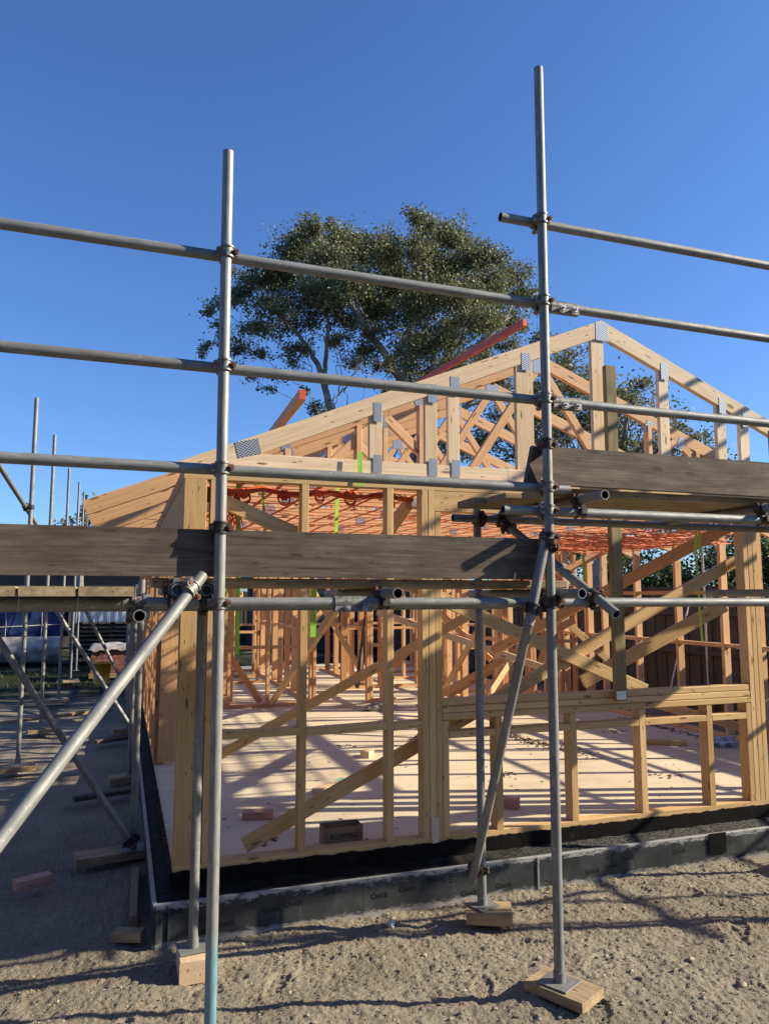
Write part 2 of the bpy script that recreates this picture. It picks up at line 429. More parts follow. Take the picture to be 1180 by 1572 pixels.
ys=axis([(-60,-4,8),(-4,2.2,.5),(2.2,4.62,.0088),(4.62,7.2,.028),(7.2,14,.11),(14,30,.6),(30,80,6),(80,600,50)])
nx=len(xs);ny=len(ys)
vs=[(x,y,h(x,y,2.1<y<7.3 and -1.4<x<4.4)) for y in ys for x in xs]
fs=[(j*nx+i,j*nx+i+1,(j+1)*nx+i+1,(j+1)*nx+i) for j in range(ny-1) for i in range(nx-1)]
me=bpy.data.meshes.new('ground'); me.from_pydata(vs,[],fs); me.materials.append(M['ground'])
me.polygons.foreach_set('use_smooth',[True]*len(fs))
gr=bpy.data.objects.new('ground',me); COL.objects.link(gr); gr['kind']='structure'; gr['label']='sandy gravelly dirt of the building site'
def ico(c,r,sq=(1,1,1),n1=6,n2=4,mb=None,mi=0,jit=.25,smooth=True):
    vs=[];fs=[];sd=random.random()*100
    for a in range(n2+1):
        th=math.pi*a/n2
        for b in range(n1):
            ph=2*math.pi*b/n1
            d=V((math.sin(th)*math.cos(ph),math.sin(th)*math.sin(ph),math.cos(th)))
            k=r*(1+jit*noise.noise(d*1.7+V((sd,sd,sd)))*1.6)
            vs.append(V(c)+V((d.x*k*sq[0],d.y*k*sq[1],d.z*k*sq[2])))
    for a in range(n2):
        for b in range(n1):
            fs.append((a*n1+b,a*n1+(b+1)%n1,(a+1)*n1+(b+1)%n1,(a+1)*n1+b))
    mb.add(vs,fs,None,mi,smooth)
mb=MB()
for k in range(10000):
    x=random.uniform(-1.2,4.3); y=random.uniform(2.3,4.5)
    r=random.choice([.002,.0025,.003,.0035,.004,.005,.006]); 
    if random.random()<.03: r=random.uniform(.009,.016)
    ico((x,y,h(x,y)+r*.15),r,(1,random.uniform(.6,1),random.uniform(.45,.9)),5,3,mb,0,.45,False)
tag(mb.build('gravel',[M['stone']]),'small pale gravel scattered over the dirt','gravel',kind='stuff')
mb=MB()
for x,y,r in ((3.45,3.15,.020),(2.85,3.05,.022),(3.9,3.5,.024),(.75,3.62,.014)):
    mb=MB(); ico((x,y,h(x,y)+r*.3),r,(1.2,.9,.7),9,6,mb)
    single(mb,'stone',[M['stone']],(x,y,h(x,y)),{.020:'small smooth pebble in the dirt right of the front pole',.022:'flat grey stone lying near the sole board of the front pole',.024:'largest rounded stone at the right edge of the dirt',.014:'tiny stone beside the long pole shadow'}[r],'stone')
mb=MB(); ico((1.52,4.28,h(1.52,4.28)+.018),.024,(1,.9,1.1),9,6,mb)
single(mb,'stone',[plain('white_stone',(.62,.60,.54),.8)],(1.52,4.28,h(1.52,4.28)),'white stone standing by the foam footing','stone')

# ---------------------------------------------------------------- slab
SX0,SX1,SY0,SY1=.315,6.6,4.66,17.5
slabT=thing('concrete_slab',(.22,4.5,0),'pale concrete floor slab with black painted edge and grey foam rim','slab')
mb=MB(); mb.box((SX0,SY0,-.1),(SX1,SY1,.27),mi=0,ch=.006); mb.build('floor_slab',[M['slab']],slabT)
mb=MB()
# bitumen band with ragged top edge, front then left
n=260
def band(p,q,out,z0,z1):
    p=V(p);q=V(q);vs=[];fs=[]
    n=int((q-p).length/.02)
    for i in range(n+1):
        b=p.lerp(q,i/n); zt=z1+.010*noise.noise(V((b.x*9,b.y*9,4)))+.008*noise.noise(V((b.x*40,b.y*40,4)))
        o=V(out)
        vs+=[(b.x+o.x*.006,b.y+o.y*.006,z0),(b.x+o.x*.006,b.y+o.y*.006,zt),(b.x-o.x*.02,b.y-o.y*.02,zt)]
    for i in range(n):
        a=3*i; fs+=[(a,a+3,a+4,a+1),(a+1,a+4,a+5,a+2)]
    return vs,fs
vs,fs=band((SX0-.006,SY0,0),(SX1,SY0,0),(0,-1,0),.05,.284); mb.add(vs,fs)
vs,fs=band((SX0,SY1,0),(SX0,SY0-.006,0),(-1,0,0),.05,.279); mb.add(vs,fs)
mb.build('bitumen_coating',[M['bitumen']],slabT)
mb=MB()
vs=[];fs=[];n=300
for i in range(n+1):
    x=.25+(SX1-.25)*i/n
    for k,y in enumerate((4.52,4.56,4.60,4.654)):
        vs.append((x,y,.170+(.006*k if k<3 else .022)+.008*noise.noise(V((x*14,y*30,0)))+.004*noise.noise(V((x*60,y*60,0)))))
for i in range(n):
    for k in range(3): a=4*i+k; fs.append((a,a+4,a+5,a+1))
mb.add(vs,fs,smooth=True)
vs=[];fs=[];n=400
for i in range(n+1):
    y=4.52+(SY1-4.52)*i/n
    for k,x in enumerate((.245,.27,.29,.309)):
        vs.append((x,y,.168+(.004*k)+.006*noise.noise(V((x*30,y*14,0)))))
for i in range(n):
    for k in range(3): a=4*i+k; fs.append((a,a+1,a+5,a+4))
mb.add(vs,fs,smooth=True)
mb.build('edge_ledge',[M['ledge']],slabT)
qv,qf=text_geo('Quick',.052)
def on_front(mb,gv,gf,x,z,y=4.4985,mi=1,sc=1.0,rot=0):
    c,s=math.cos(rot),math.sin(rot)
    mb.add([(x+(v.x*c-v.y*s)*sc,y-.0004+v.z*.5,z+(v.x*s+v.y*c)*sc) for v in gv],gf,None,mi)
px=[.22,1.42,2.60,3.62,4.85,6.6]
for k in range(5):
    a,b=px[k]+.001,px[k+1]-.001
    mb=MB(); mb.box((a,4.50,-.16),(b,4.528,.178),ch=.003)
    i=0; x=a+.05
    while x<b-.16:
        z=(.135,.075,.02,.10,.045)[(i*2+k)%5]+random.uniform(-.008,.008)
        on_front(mb,qv,qf,x,z-.02,sc=.86); x+=random.uniform(.12,.34); i+=1
    # small printed data block
    for r in range(4):
        for q in range(4):
            if (r*3+q*5+k)%3: mb.box((a+.52+.017*q,4.4992,.135-.015*r),(a+.532+.017*q,4.4998,.143-.015*r),mi=1,ch=.0001)
    if k==4:
        pass
    mb.build('insulation_panel',[M['foam'],M['print']],slabT)
for k in range(9):
    a=4.53+k*1.4;b=a+1.394
    mb=MB(); mb.box((.218,a,-.16),(.243,b,.176),ch=.003); mb.build('insulation_panel',[M['foam']],slabT)
for x in (.235,2.60,.30):
    mb=MB(); mb.box((x,4.492,-.1),(x+.014,4.497,.175),ch=.001); mb.build('joint_strip',[M['steel'] if x>1 else M['foam']],slabT)
mb=MB(); mb.box((3.98,4.491,.045),(4.13,4.4965,.185),ch=.001)
mb.build('patch',[M['bitumen']],slabT,'square black patch on the foam')
# dust, chips and dirt on the slab
mb=MB()
def chip(x,y,z,s):
    a=random.uniform(0,6.28); p=V((x,y,z+s*.3)); d=V((math.cos(a),math.sin(a),random.uniform(-.1,.2)))*s
    mb.beam(p-d,p+d,s*.5,s*.35,ch=.0005)
for k in range(420):
    x=random.uniform(.45,6.3);y=random.uniform(4.85,10.5); chip(x,y,.27,random.choice([.004,.006,.009,.013]))
for k in range(700):   # swept line of dirt
    t=random.random()**1.2; p=V((4.2,8.1,0)).lerp(V((4.45,6.7,0)),t); chip(p.x+random.gauss(0,.05+.05*t),p.y+random.gauss(0,.12),.27,random.uniform(.005,.016))
for k in range(300):
    t=random.random(); p=V((6.25,6.7,0)).lerp(V((6.25,8.6,0)),t); chip(p.x+random.gauss(0,.05),p.y,.27,random.uniform(.005,.016))
for cx,cy in ((2.0,9.2),(.95,5.1),(1.55,4.83),(2.3,7.9),(3.3,6.2),(4.6,5.7),(3.1,8.7),(5.6,7.7)):
    for k in range(16): chip(cx+random.gauss(0,.06),cy+random.gauss(0,.05),.27,random.uniform(.006,.02))
tag(mb.build('wood_chips',[M['mud']]),'scattered wood chips, leaves and dirt on the concrete floor','debris',kind='stuff')

# ---------------------------------------------------------------- wall frames
T=.045
def put(parent,name,p0,p1,w,hh,mat,up=(0,0,1),label=None,**k):
    mb=MB(); mb.beam(p0,p1,w,hh,up,**k); return mb.build(name,[M[mat]],parent,label)
def stud(parent,x,y,z0,z1,mat='pine',wx=T,wy=.09,name='stud',label=None):
    return put(parent,name,(x,y,z0),(x+random.uniform(-.002,.002),y,z1),wx,wy,mat,up=(0,1,0),label=label)
YF=4.715   # centre of the front frame
fw=thing('wall_frame',(.33,YF,.27),'front timber wall frame with low window opening, nearest the camera','wall frame')
ZB=.3175; ZT=2.572
put(fw,'bottom_plate',(.33,YF,.294),(6.55,YF,.294),.09,T,'pine')
put(fw,'top_plate',(.33,YF,ZT+.0225),(6.55,YF,ZT+.0225),.09,T,'pine')
put(fw,'top_plate',(.33,YF,ZT+.0685),(6.55,YF,ZT+.0685),.09,T,'pine')
stud(fw,.398,YF,ZB,ZT,wx=.134)
for x in (.512,1.083,1.657): stud(fw,x,YF,ZB,ZT)
for x in (1.902,1.949): stud(fw,x,YF,ZB,ZT)
stud(fw,1.996,YF,ZB,2.428)
for x in (4.617,): stud(fw,x,YF,ZB,2.428)
for x in (4.664,4.711,5.2,5.8,6.4): stud(fw,x,YF,ZB,ZT)
stud(fw,2.043,YF,ZB,1.043,name='jack_stud')
stud(fw,4.57,YF,ZB,1.043,name='jack_stud')
for x in (2.431,3.014,3.592,4.196): stud(fw,x,YF,ZB,1.043,name='jack_stud',wx=.052)
for k in range(3): put(fw,'sill',(2.021,YF-.002*k,1.068+.0465*k),(4.593,YF,1.068+.0465*k),.09-.004*k,.0435,'pine',ch=.004)
for a,b in ((2.068,2.403),(2.46,2.986),(3.042,3.564),(3.62,4.168),(4.224,4.546)):
    put(fw,'nog',(a,YF,.95),(b,YF,.95),.088,.045,'pine')
for a,b in ((.56,1.059),(1.107,1.633),(1.681,1.878)):
    put(fw,'nog',(a,YF,1.03-.01*(a>1.1)),(b,YF,1.03),.088,.045,'pine')
put(fw,'lintel',(1.974,YF,2.501),(4.640,YF,2.501),.088,.138,'pine')
mb=MB(); mb.box((1.935,4.664,.27),(1.985,4.668,.44),ch=.001); mb.build('strap_plate',[M['steel']],fw)
def plate_at(parent,cx,cy,cz,w,hh,rot=0,mb=None):
    mb=mb or MB(); c,s=math.cos(rot),math.sin(rot)
    vs=[];gs=[];o=random.random()
    for (u,v) in ((-w/2,-hh/2),(w/2,-hh/2),(w/2,hh/2),(-w/2,hh/2)):
        for dy in (0,-.0018): vs.append((cx+u*c-v*s,cy+dy,cz+u*s+v*c)); gs.append((u,v,o))
    fs=[(1,3,5,7),(0,6,4,2),(0,2,3,1),(2,4,5,3),(4,6,7,5),(6,0,1,7)]
    mb.add(vs,fs,gs)
    return mb.build('nail_plate',[M['plate']],parent)
# left wall frame
XL=.378
lw=thing('wall_frame',(XL,4.8,.27),'left side timber wall frame with wide door opening at the front corner','wall frame')
put(lw,'bottom_plate',(XL,7.66,.294),(XL,17.3,.294),.09,T,'orange')
put(lw,'top_plate',(XL,4.765,ZT+.0225),(XL,17.3,ZT+.0225),.09,T,'orange')
put(lw,'top_plate',(XL,4.765,ZT+.0685),(XL,17.3,ZT+.0685),.09,T,'orange')
put(lw,'lintel',(XL,4.765,2.42),(XL,7.72,2.42),.088,.29,'pine')
def studY(parent,x,y,z0=ZB,z1=ZT,mat='orange',label=None,name='stud'):
    return stud(parent,x,y,z0,z1,mat,wx=.09,wy=T,name=name,label=label)
for y in (4.80,): studY(lw,XL,y,.272,2.272,'pine')
for y in (7.69,7.74,8.3,8.9,9.5,9.55,10.1,10.7,11.3,11.9,12.5,13.1,13.7,14.3,14.9,15.5,16.1,16.7): studY(lw,XL,y)
for y in (8.02,8.6,9.2,9.82,10.4,11.0,11.6,12.2): put(lw,'nog',(XL,y-.25,1.45+.03*((y*10)%2)),(XL,y+.25,1.45+.03*((y*10)%2)),.088,T,'orange')
# right wall frame
XR=6.50
rw=thing('wall_frame',(XR,6.0,.27),'right side timber wall frame seen against the dark fence','wall frame')
put(rw,'bottom_plate',(XR,4.765,.294),(XR,17.3,.294),.09,T,'peach')
put(rw,'top_plate',(XR,4.765,ZT+.0225),(XR,17.3,ZT+.0225),.09,T,'orange')
put(rw,'top_plate',(XR,4.765,ZT+.0685),(XR,17.3,ZT+.0685),.09,T,'orange')
RY=[5.3,5.9,6.42,6.93,7.68,8.46,9.2,9.56,9.62,10.2,10.8,11.4,12.0,12.6,13.2,13.8,14.4,15.0,15.6,16.2,16.8]
for y in RY: studY(rw,XR,y,mat='peach')
for a,b in zip(RY[:-1],RY[1:]):
    if b-a>.2: put(rw,'nog',(XR,a+.024,1.30),(XR,b-.024,1.30),.07,T,'peach')
    if b-a>.2 and 6<a<9: put(rw,'nog',(XR,a+.024,1.90),(XR,b-.024,1.90),.05,T,'orange')
def partX(y,x0,x1,sx,nz,mat,label,door=None,z1=ZT,head=True):
    t=thing('wall_frame',(x0,y,.27),label,'wall frame','inner partition frames')
    if door:
        put(t,'bottom_plate',(x0,y,.294),(door[0],y,.294),.09,T,mat); put(t,'bottom_plate',(door[1],y,.294),(x1,y,.294),.09,T,mat)
        put(t,'lintel',(door[0],y,2.3),(door[1],y,2.3),.088,.14,mat)
    else: put(t,'bottom_plate',(x0,y,.294),(x1,y,.294),.09,T,mat)
    put(t,'top_plate',(x0,y,z1+.0225),(x1,y,z1+.0225),.09,T,mat)
    for x in sx: stud(t,x,y,ZB,z1,mat)
    ss=sorted(sx)
    for a,b in zip(ss[:-1],ss[1:]):
        if b-a>.15 and not(door and a>=door[0]-.05 and b<=door[1]+.05):
            put(t,'nog',(a+.023,y,nz),(b-.023,y,nz),.088,T,mat)
    return t
def partY(x,y0,y1,sy,nz,mat,label):
    t=thing('wall_frame',(x,y0,.27),label,'wall frame','inner partition frames')
    put(t,'bottom_plate',(x,y0,.294),(x,y1,.294),.09,T,mat); put(t,'top_plate',(x,y0,ZT+.0225),(x,y1,ZT+.0225),.09,T,mat)
    for y in sy: studY(t,x,y,mat=mat)
    ss=sorted(sy)
    for a,b in zip(ss[:-1],ss[1:]):
        if b-a>.15: put(t,'nog',(x,a+.023,nz),(x,b-.023,nz),.088,T,mat)
    return t
partX(11.05,.45,4.0,[.47,1.47,2.03,2.72,3.55,3.60,3.78,3.83],1.12,'orange','inner partition frame behind the first room, left of the doorway',door=(2.75,3.53))
partY(2.72,11.1,16.3,[11.15,11.2,11.8,12.4,12.45,13.0,13.6,14.1,14.15,14.8,15.4,16.2],1.35,'peach','inner partition frame running away from the camera behind the left room')
partX(14.1,.45,2.6,[.6,1.2,1.8,1.85,2.4],1.2,'orange','inner partition frame far back on the left')
partX(16.3,.45,6.4,[.9,1.5,2.1,2.7,3.9,4.5,5.1,5.7,6.3],1.25,'peach','rearmost timber frame of the house, furthest from the camera',door=(2.72,3.88))
partX(12.7,3.6,5.6,[3.62,3.67,4.3,5.0,5.05,5.55],1.3,'orange','inner partition frame between the centre doorway and the back wall')
partY(5.05,9.6,12.6,[9.65,9.7,10.2,10.8,10.85,11.4,12.0],1.25,'peach','inner partition frame running away from the camera right of centre')
partX(9.75,5.1,6.4,[5.14,5.19,5.6,5.65,6.1,6.35],1.2,'orange','inner partition frame joining the right wall behind the front room')
partX(13.9,5.0,6.4,[5.2,5.7,5.75,6.2],1.4,'peach','short inner partition frame in the back right corner')

partY(4.15,12.8,16.2,[12.85,13.3,13.35,13.9,14.5,15.0,15.05,15.7],1.3,'orange','inner partition frame running away from the camera behind the centre doorway')
partX(15.2,.45,2.6,[.5,.9,1.3,1.7,2.1,2.5],1.15,'orange','inner partition frame at far left, last but one from the back')
partY(1.55,11.1,14.0,[11.5,12.1,12.15,12.7,13.3,13.8],1.3,'peach','inner partition frame running away from the camera at the back of the left side')
partX(11.6,5.1,6.4,[5.3,5.7,6.1,6.15],1.0,'peach','inner partition frame behind the right wall junction')
partX(12.1,.45,1.5,[.6,.95,1.3],1.2,'peach','narrow inner partition frame close to the left wall')
partX(15.0,4.2,6.4,[4.4,4.8,5.2,5.6,6.0,6.3],1.3,'orange','inner partition frame at the right, last but one from the back')
# wide board standing in the left door opening
mb=MB(); mb.beam((.455,7.64,.30),(.455,7.62,1.62),.17,.035,up=(0,1,0))
single(mb,'timber_board',[M['peach']],(.455,7.64,.27),'wide upright pale board standing at the far side of the left door opening','board')
# ---------------------------------------------------------------- temporary braces
def brace(p0,p1,w,hh,mat,label,up=(0,0,1),name='timber_brace',group='temporary timber braces'):
    mb=MB(); mb.beam(p0,p1,w,hh,up,seg=1)
    return single(mb,name,[M[mat]],(V(p0)+V(p1))/2,label,'brace',group)
YB=4.79
brace((.47,YB,2.50),(3.72,YB,1.16),.035,.09,'pine','long diagonal brace falling from top left of the front frame to the window sill')
brace((.76,YB+.04,.34),(4.66,YB+.04,2.137),.035,.09,'pine','long diagonal brace rising from the floor behind the cardboard box to the right post')
brace((1.85,4.84,2.50),(2.08,10.98,.33),.045,.09,'pine','steep brace from the middle post of the front frame back to the inner partition')
brace((.66,7.72,.11+.05),(3.35,6.6,1.78),.035,.09,'pine','yellow brace crossing the room behind the middle post')
brace((4.66,4.86,2.43),(3.75,7.3,1.28),.045,.095,'orange','brown brace falling leftwards from the top of the right window post')
brace((5.1,8.7,2.00),(6.40,8.6,2.60),.045,.09,'peach','pale brace high up in front of the hedge')
brace((3.55,5.35,1.17),(4.88,5.2,1.78),.045,.105,'pine','thick pale yellow brace just above the right half of the window sill')
brace((5.05,6.9,.82),(6.42,6.3,.42),.045,.09,'orange','low dark brace sloping down to the foot of the right wall')
brace((3.05,9.1,1.66),(4.75,7.6,.98),.035,.08,'palebrown','thin light brace crossing behind the middle of the room')
brace((1.50,11.2,1.0),(1.95,11.15,.33),.045,.09,'orange','short brown brace leaning left at the foot of the partition')
brace((4.55,10.3,.42),(5.45,10.0,.95),.045,.09,'orange','short rising brace beside the right partition')
brace((3.85,12.0,1.66),(3.55,11.6,.42),.045,.09,'old','dark leaning prop in the centre doorway')
brace((5.35,9.5,.35),(5.75,9.3,1.5),.045,.09,'orange','steep brown prop in front of the right partition')
brace((4.9,11.3,.35),(5.0,9.9,1.6),.045,.09,'pine','leaning prop right of the centre doorway')
BL=[((1.0,11.0,.35),(2.0,13.5,1.9),'rising brace behind the left partition'),((3.0,12.2,1.9),(4.0,12.4,.4),'falling brace seen through the centre doorway'),
((4.3,11.4,2.1),(5.3,10.4,.9),'brace falling rightwards behind the thin light brace'),((4.2,12.4,.4),(5.2,11.6,1.7),'brace rising rightwards near the back of the right rooms'),
((5.2,9.0,1.95),(6.3,8.9,1.0),'brace nailed across the right partition, falling rightwards'),((4.4,9.0,.4),(5.2,9.3,1.2),'low brace rising towards the right partition'),
((3.7,9.4,.40),(5.6,8.6,1.55),'long low brace rising rightwards in the middle of the house'),((5.6,10.2,2.2),(6.3,9.9,.6),'steep brace in the corner of the right rooms'),
((2.9,14.6,.4),(3.9,14.6,1.8),'furthest brace, leaning in the back room'),((.6,10.7,1.9),(1.35,10.7,.5),'brace leaning beside the left wall in front of the partition')]
for k,(a,b,l) in enumerate(BL): brace(a,b,.04,.09,('orange','pine','peach')[k%3],l)
# upright rough post
mb=MB(); mb.beam((3.372,4.622,1.12),(3.378,4.632,3.57),.088,.045,up=(0,1,0))
po=single(mb,'timber_post',[M['green']],(3.372,4.622,1.12),'tall rough greenish post standing on the window sill and rising past the truss','post')
mb=MB(); mb.box((3.325,4.596,1.13),(3.405,4.599,1.19),ch=.001); mb.build('paper_tag',[M['white']],po)
# ---------------------------------------------------------------- trusses
def roof(x): return 2.695+.4125*(x-.334)
APX=3.37; APZ=roof(APX)
def truss_front():
    t=thing('roof_truss',(.33,YF,2.665),'front gable roof truss of pale pine with wide upright webs','roof truss')
    y=YF; th=.045; dv=.125
    cs=math.cos(math.atan(.4125)); dep=dv*cs
    def chord(x0,x1,sgn,mat='truss'):
        z0=roof(x0) if sgn>0 else APZ-(x0-APX)*.4125
        z1=roof(x1) if sgn>0 else APZ-(x1-APX)*.4125
        put(t,'top_chord',(x0,y,z0-dv/2),(x1,y,z1-dv/2),th,dep,mat)
    # left chord: tapered heel handled with a hand-made prism
    mb=MB()
    def prism(pts,mi=0):
        n=len(pts); vs=[(a,y-th/2,b) for a,b in pts]+[(a,y+th/2,b) for a,b in pts]; o=V((random.random()*50,3,3))
        ang=math.atan(.4125)*(1 if pts[1][1]>pts[0][1] or len(pts)>4 else 1)
        gs=[o+V((a*cs+b*.38*sg,-a*.38*sg+b*cs,c)) for (a,b),c in [((p[0],p[1]),0) for p in pts]+[((p[0],p[1]),th) for p in pts]]
        fs=[tuple(range(n)),tuple(reversed(range(n,2*n)))]+[(i,n+i,n+(i+1)%n,(i+1)%n) for i in range(n)]
        mb.add(vs,fs,gs)
    sg=1
    prism([(.235,2.667),(.50,2.667+.0),(.76,roof(.76)-dv),(APX,APZ-dv),(APX,APZ),(.30,roof(.30))])
    mb.build('top_chord',[M['truss']],t)
    mb=MB(); sg=-1
    RE=2*APX-.30
    prism([(APX+.001,APZ-dv),(RE-.46,roof(.76)-dv),(RE-.2,2.667),(RE+.065,2.667),(RE,roof(.30)),(APX+.001,APZ)])
    mb.build('top_chord',[M['truss']],t)
    put(t,'bottom_chord',(.76-.24,y-.002,2.711),(2.55,y-.002,2.711),th-.004,.086,'truss')
    put(t,'bottom_chord',(2.553,y-.002,2.711),(RE-.22,y-.002,2.711),th-.004,.086,'truss')
    for x,wd in ((1.565,.09),(1.965,.09),(2.135,.085),(2.70,.14),(3.33,.11),(3.925,.09),(4.475,.09),(4.705,.09),(5.3,.09),(5.85,.07)):
        zt=(roof(x) if x<APX else APZ-(x-APX)*.4125)-.07
        put(t,'web',(x,y+.001,2.752),(x,y+.001,zt),wd,.043,'truss',up=(0,1,0)) if False else put(t,'web',(x,y+.004,2.755),(x,y+.004,zt),wd,.036,'truss',up=(0,1,0))
    yy=y-th/2-.0005
    for x,wd in ((1.565,.04),(1.965,.055),(2.135,.055),(2.70,.055),(3.925,.055),(4.475,.05),(4.705,.05)):
        zt=(roof(x) if x<APX else APZ-(x-APX)*.4125)
        plate_at(t,x+.01,yy,zt-.115,wd+.015,.13,0)
    for x in (1.565,1.965,2.135): plate_at(t,x+.008,yy-.0025,2.735,.062,.12)
    plate_at(t,APX-.0,yy,APZ-.09,.11,.14)
    plate_at(t,.715,yy,2.787,.15,.10,R(14))
    return t
truss_front()
def truss_std():
    t=thing('roof_truss',(0,0,0),'roof truss','roof truss','roof trusses in a row')
    th=.042
    roof=lambda x: 2.53+.393*(x+.27)
    APZ=roof(APX)
    def bm(name,a,b,d=.09,mat='peach',yo=0): put(t,name,(a[0],yo,a[1]),(b[0],yo,b[1]),th,d,mat)
    XE=-.27; XE2=2*APX-XE
    bm('top_chord',(XE,roof(XE)-.06),(APX-.01,APZ-.06),.105); bm('top_chord',(XE2,roof(XE)-.06),(APX+.01,APZ-.06),.105)
    bm('bottom_chord',(.36,2.711),(2*APX-.36,2.711),.085,'peach',0)
    w=[((1.35,2.75),(1.9,roof(1.9)-.11)),((1.95,roof(1.95)-.11),(2.55,2.75)),((2.6,2.75),(APX-.03,APZ-.13))]
    for a,b in w:
        bm('web',a,b,.07); bm('web',(2*APX-a[0],a[1]),(2*APX-b[0],b[1]),.07)
    for x in (1.15,1.72,2.25): 
        bm('web',(x,2.755),(x,roof(x)-.11),.07); bm('web',(2*APX-x,2.755),(2*APX-x,roof(x)-.11),.07)
    yy=-th/2-.0005
    for x in (1.15,1.9,2.25):
        plate_at(t,x,yy,roof(x)-.12,.075,.12,.39); plate_at(t,2*APX-x,yy,roof(x)-.12,.075,.12,-.39)
    for x in (1.35,2.58,4.16,5.39): plate_at(t,x,yy,2.72,.11,.075)
    plate_at(t,APX,yy,APZ-.10,.14,.14)
    plate_at(t,.60,yy,2.735,.13,.09,.2)
    return t
ORD=['second','third','fourth','fifth','sixth','seventh','eighth','ninth','tenth','eleventh','twelfth','thirteenth','fourteenth']
proto=truss_std()
for k in range(13):
    o=proto if k==0 else copy_tree(proto)
    o.location=(0,YF+.9*(k+1),0.0); o['label']=ORD[k]+' roof truss, counted back from the front gable truss'
# timbers sticking up behind the front truss
def flyer(p0,p1,w,hh,mat,label):
    mb=MB(); mb.beam(p0,p1,w,hh)
    o=single(mb,'timber_prop',[M[mat]],(V(p0)+V(p1))/2,label,'timber','timbers lying over the trusses')
    d=(V(p0)-V(p1)).normalized(); mb=MB(); mb.beam(V(p0)-d*.002,V(p0)+d*.004,w*.96,hh*.96); mb.build('painted_end',[M['net']],o)
flyer((3.578,6.2,4.49),(3.45,9.0,4.57),.045,.07,'redend','long red painted timber rising above the front truss, in front of the tree')
flyer((1.40,6.2,3.58),(1.45,9.0,3.54),.06,.09,'peach','unpainted timber with a red end sticking up above the left roof slope')
flyer((3.70,5.95,4.24),(3.55,8.2,4.32),.05,.08,'peach','short timber with a red end beside the tall scaffold pole')
# ---------------------------------------------------------------- net and straps
nt_=thing('safety_net',(.45,4.8,2.64),'orange safety net stretched under the roof trusses','net')
mb=MB()
def sag(x,y): return 2.648-.022*abs(math.sin((x-.4)*1.1))*abs(math.sin((y-4.8)*.9))+.012*noise.noise(V((x*2,y*2,0)))
x=.5
while x<6.35:
    pts=[V((x+.008*noise.noise(V((x,y*.8,1))),y,sag(x,y))) for y in [4.82+.4*i for i in range(20)]]
    mb.ribbon(pts,V((.017,0,0)),.0012); x+=.27
y=4.95
while y<12.6:
    pts=[V((xx,y+.03*noise.noise(V((xx*.8,y,2))),sag(xx,y)-.003)) for xx in [.45+.3*i for i in range(20)]]
    mb.ribbon(pts,V((0,.013,0)),.0012); y+=.30
for k in range(60):
    a=random.uniform(.5,5.5); b=random.uniform(4.9,10); an=random.choice([.5,.9,2.4,2.8])
    L=random.uniform(.3,.9); c,s=math.cos(an)*L,math.sin(an)*L
    mb.path([(a+c*t,b+s*t,sag(a+c*t,b+s*t)-.01-.03*math.sin(t*3.14)) for t in (0,.33,.66,1)],.003,4)
mb.build('mesh_bands',[M['netdark']],nt_)
# bunched roll along the front plate, with knots
mb=MB()
for k in range(18):
    ph=random.random()*6; r=random.uniform(.006,.022)
    pts=[(x,4.84+r*math.cos(x*9+ph)+.015*noise.noise(V((x*5,k,0))),2.555-.03*abs(math.sin(x*7.5))+r*math.sin(x*11+ph)) for x in [.48+.05*i for i in range(29)]]
    mb.path(pts,.0042,4)
for kx,kz,rk in ((.72,2.50,.045),(.98,2.505,.05),(1.22,2.52,.035),(1.43,2.52,.048),(1.72,2.50,.04),(.60,2.46,.05)):
    vs=[];fs=[];n1,n2=14,9;sd=random.random()*50
    for a in range(n2+1):
        th_=math.pi*a/n2
        for b in range(n1):
            ph_=2*math.pi*b/n1; d=V((math.sin(th_)*math.cos(ph_),math.sin(th_)*math.sin(ph_),math.cos(th_)))
            kq=rk*.62*(1+.7*noise.noise(d*1.8+V((sd,0,0)))+.45*noise.noise(d*6+V((0,sd,0)))); vs.append((kx+d.x*kq*1.2,4.855+d.y*kq*.7,kz+.02+d.z*kq))
    for a in range(n2):
        for b in range(n1): fs.append((a*n1+b,a*n1+(b+1)%n1,(a+1)*n1+(b+1)%n1,(a+1)*n1+b))
    mb.add(vs,fs)
    for q in range(3):
        ph=random.random()*6; tl=random.uniform(-1,1)
        pts=[(kx+rk*math.cos(t+ph)*random.uniform(.8,1),4.85+rk*.5*math.sin(t*1.3+ph),kz+rk*math.sin(t+ph)+.01*tl) for t in [i*.6 for i in range(10)]]
        mb.path(pts,.0055,4)
for q in range(30):
    x0=random.uniform(.56,.70); pts=[(x0+.02*math.sin(i+q),4.88+.03*math.cos(i*1.3+q),2.55-.06*i) for i in range(random.randint(3,7))]
    mb.path(pts,.004,4)
mb.build('gathered_roll',[M['netdark']],nt_)
mb=MB()
for k in range(110):
    ph=random.random()*6; y0=random.uniform(6.2,8.2); zz=random.uniform(-.08,.05); am=random.uniform(.003,.016)
    a=random.uniform(3.95,5.3); b=min(6.45,a+random.uniform(.8,2.6)); n=14
    pts=[]
    for i in range(n+1):
        x=a+(b-a)*i/n
        pts.append((x,y0+.2*math.sin(x*2+ph),2.46+.028*(x-3.4)+zz+am*math.sin(x*6+ph)-.05*math.sin(math.pi*i/n)))
    mb.path(pts,random.choice([.0022,.003,.0045]),4)
mb.build('sagging_bundle',[M['netpale']],nt_)
mb=MB()
for k in range(70):
    x0=random.gauss(4.42,.085);y0=random.gauss(7.4,.08); n=random.randint(5,10); ph=random.random()*6
    pts=[(x0+.03*math.sin(i*.9+ph),y0+.03*math.cos(i+ph),2.42-.06*i) for i in range(n)]
    mb.path(pts,.005,4)
mb.build('hanging_bundle',[M['net']],nt_)
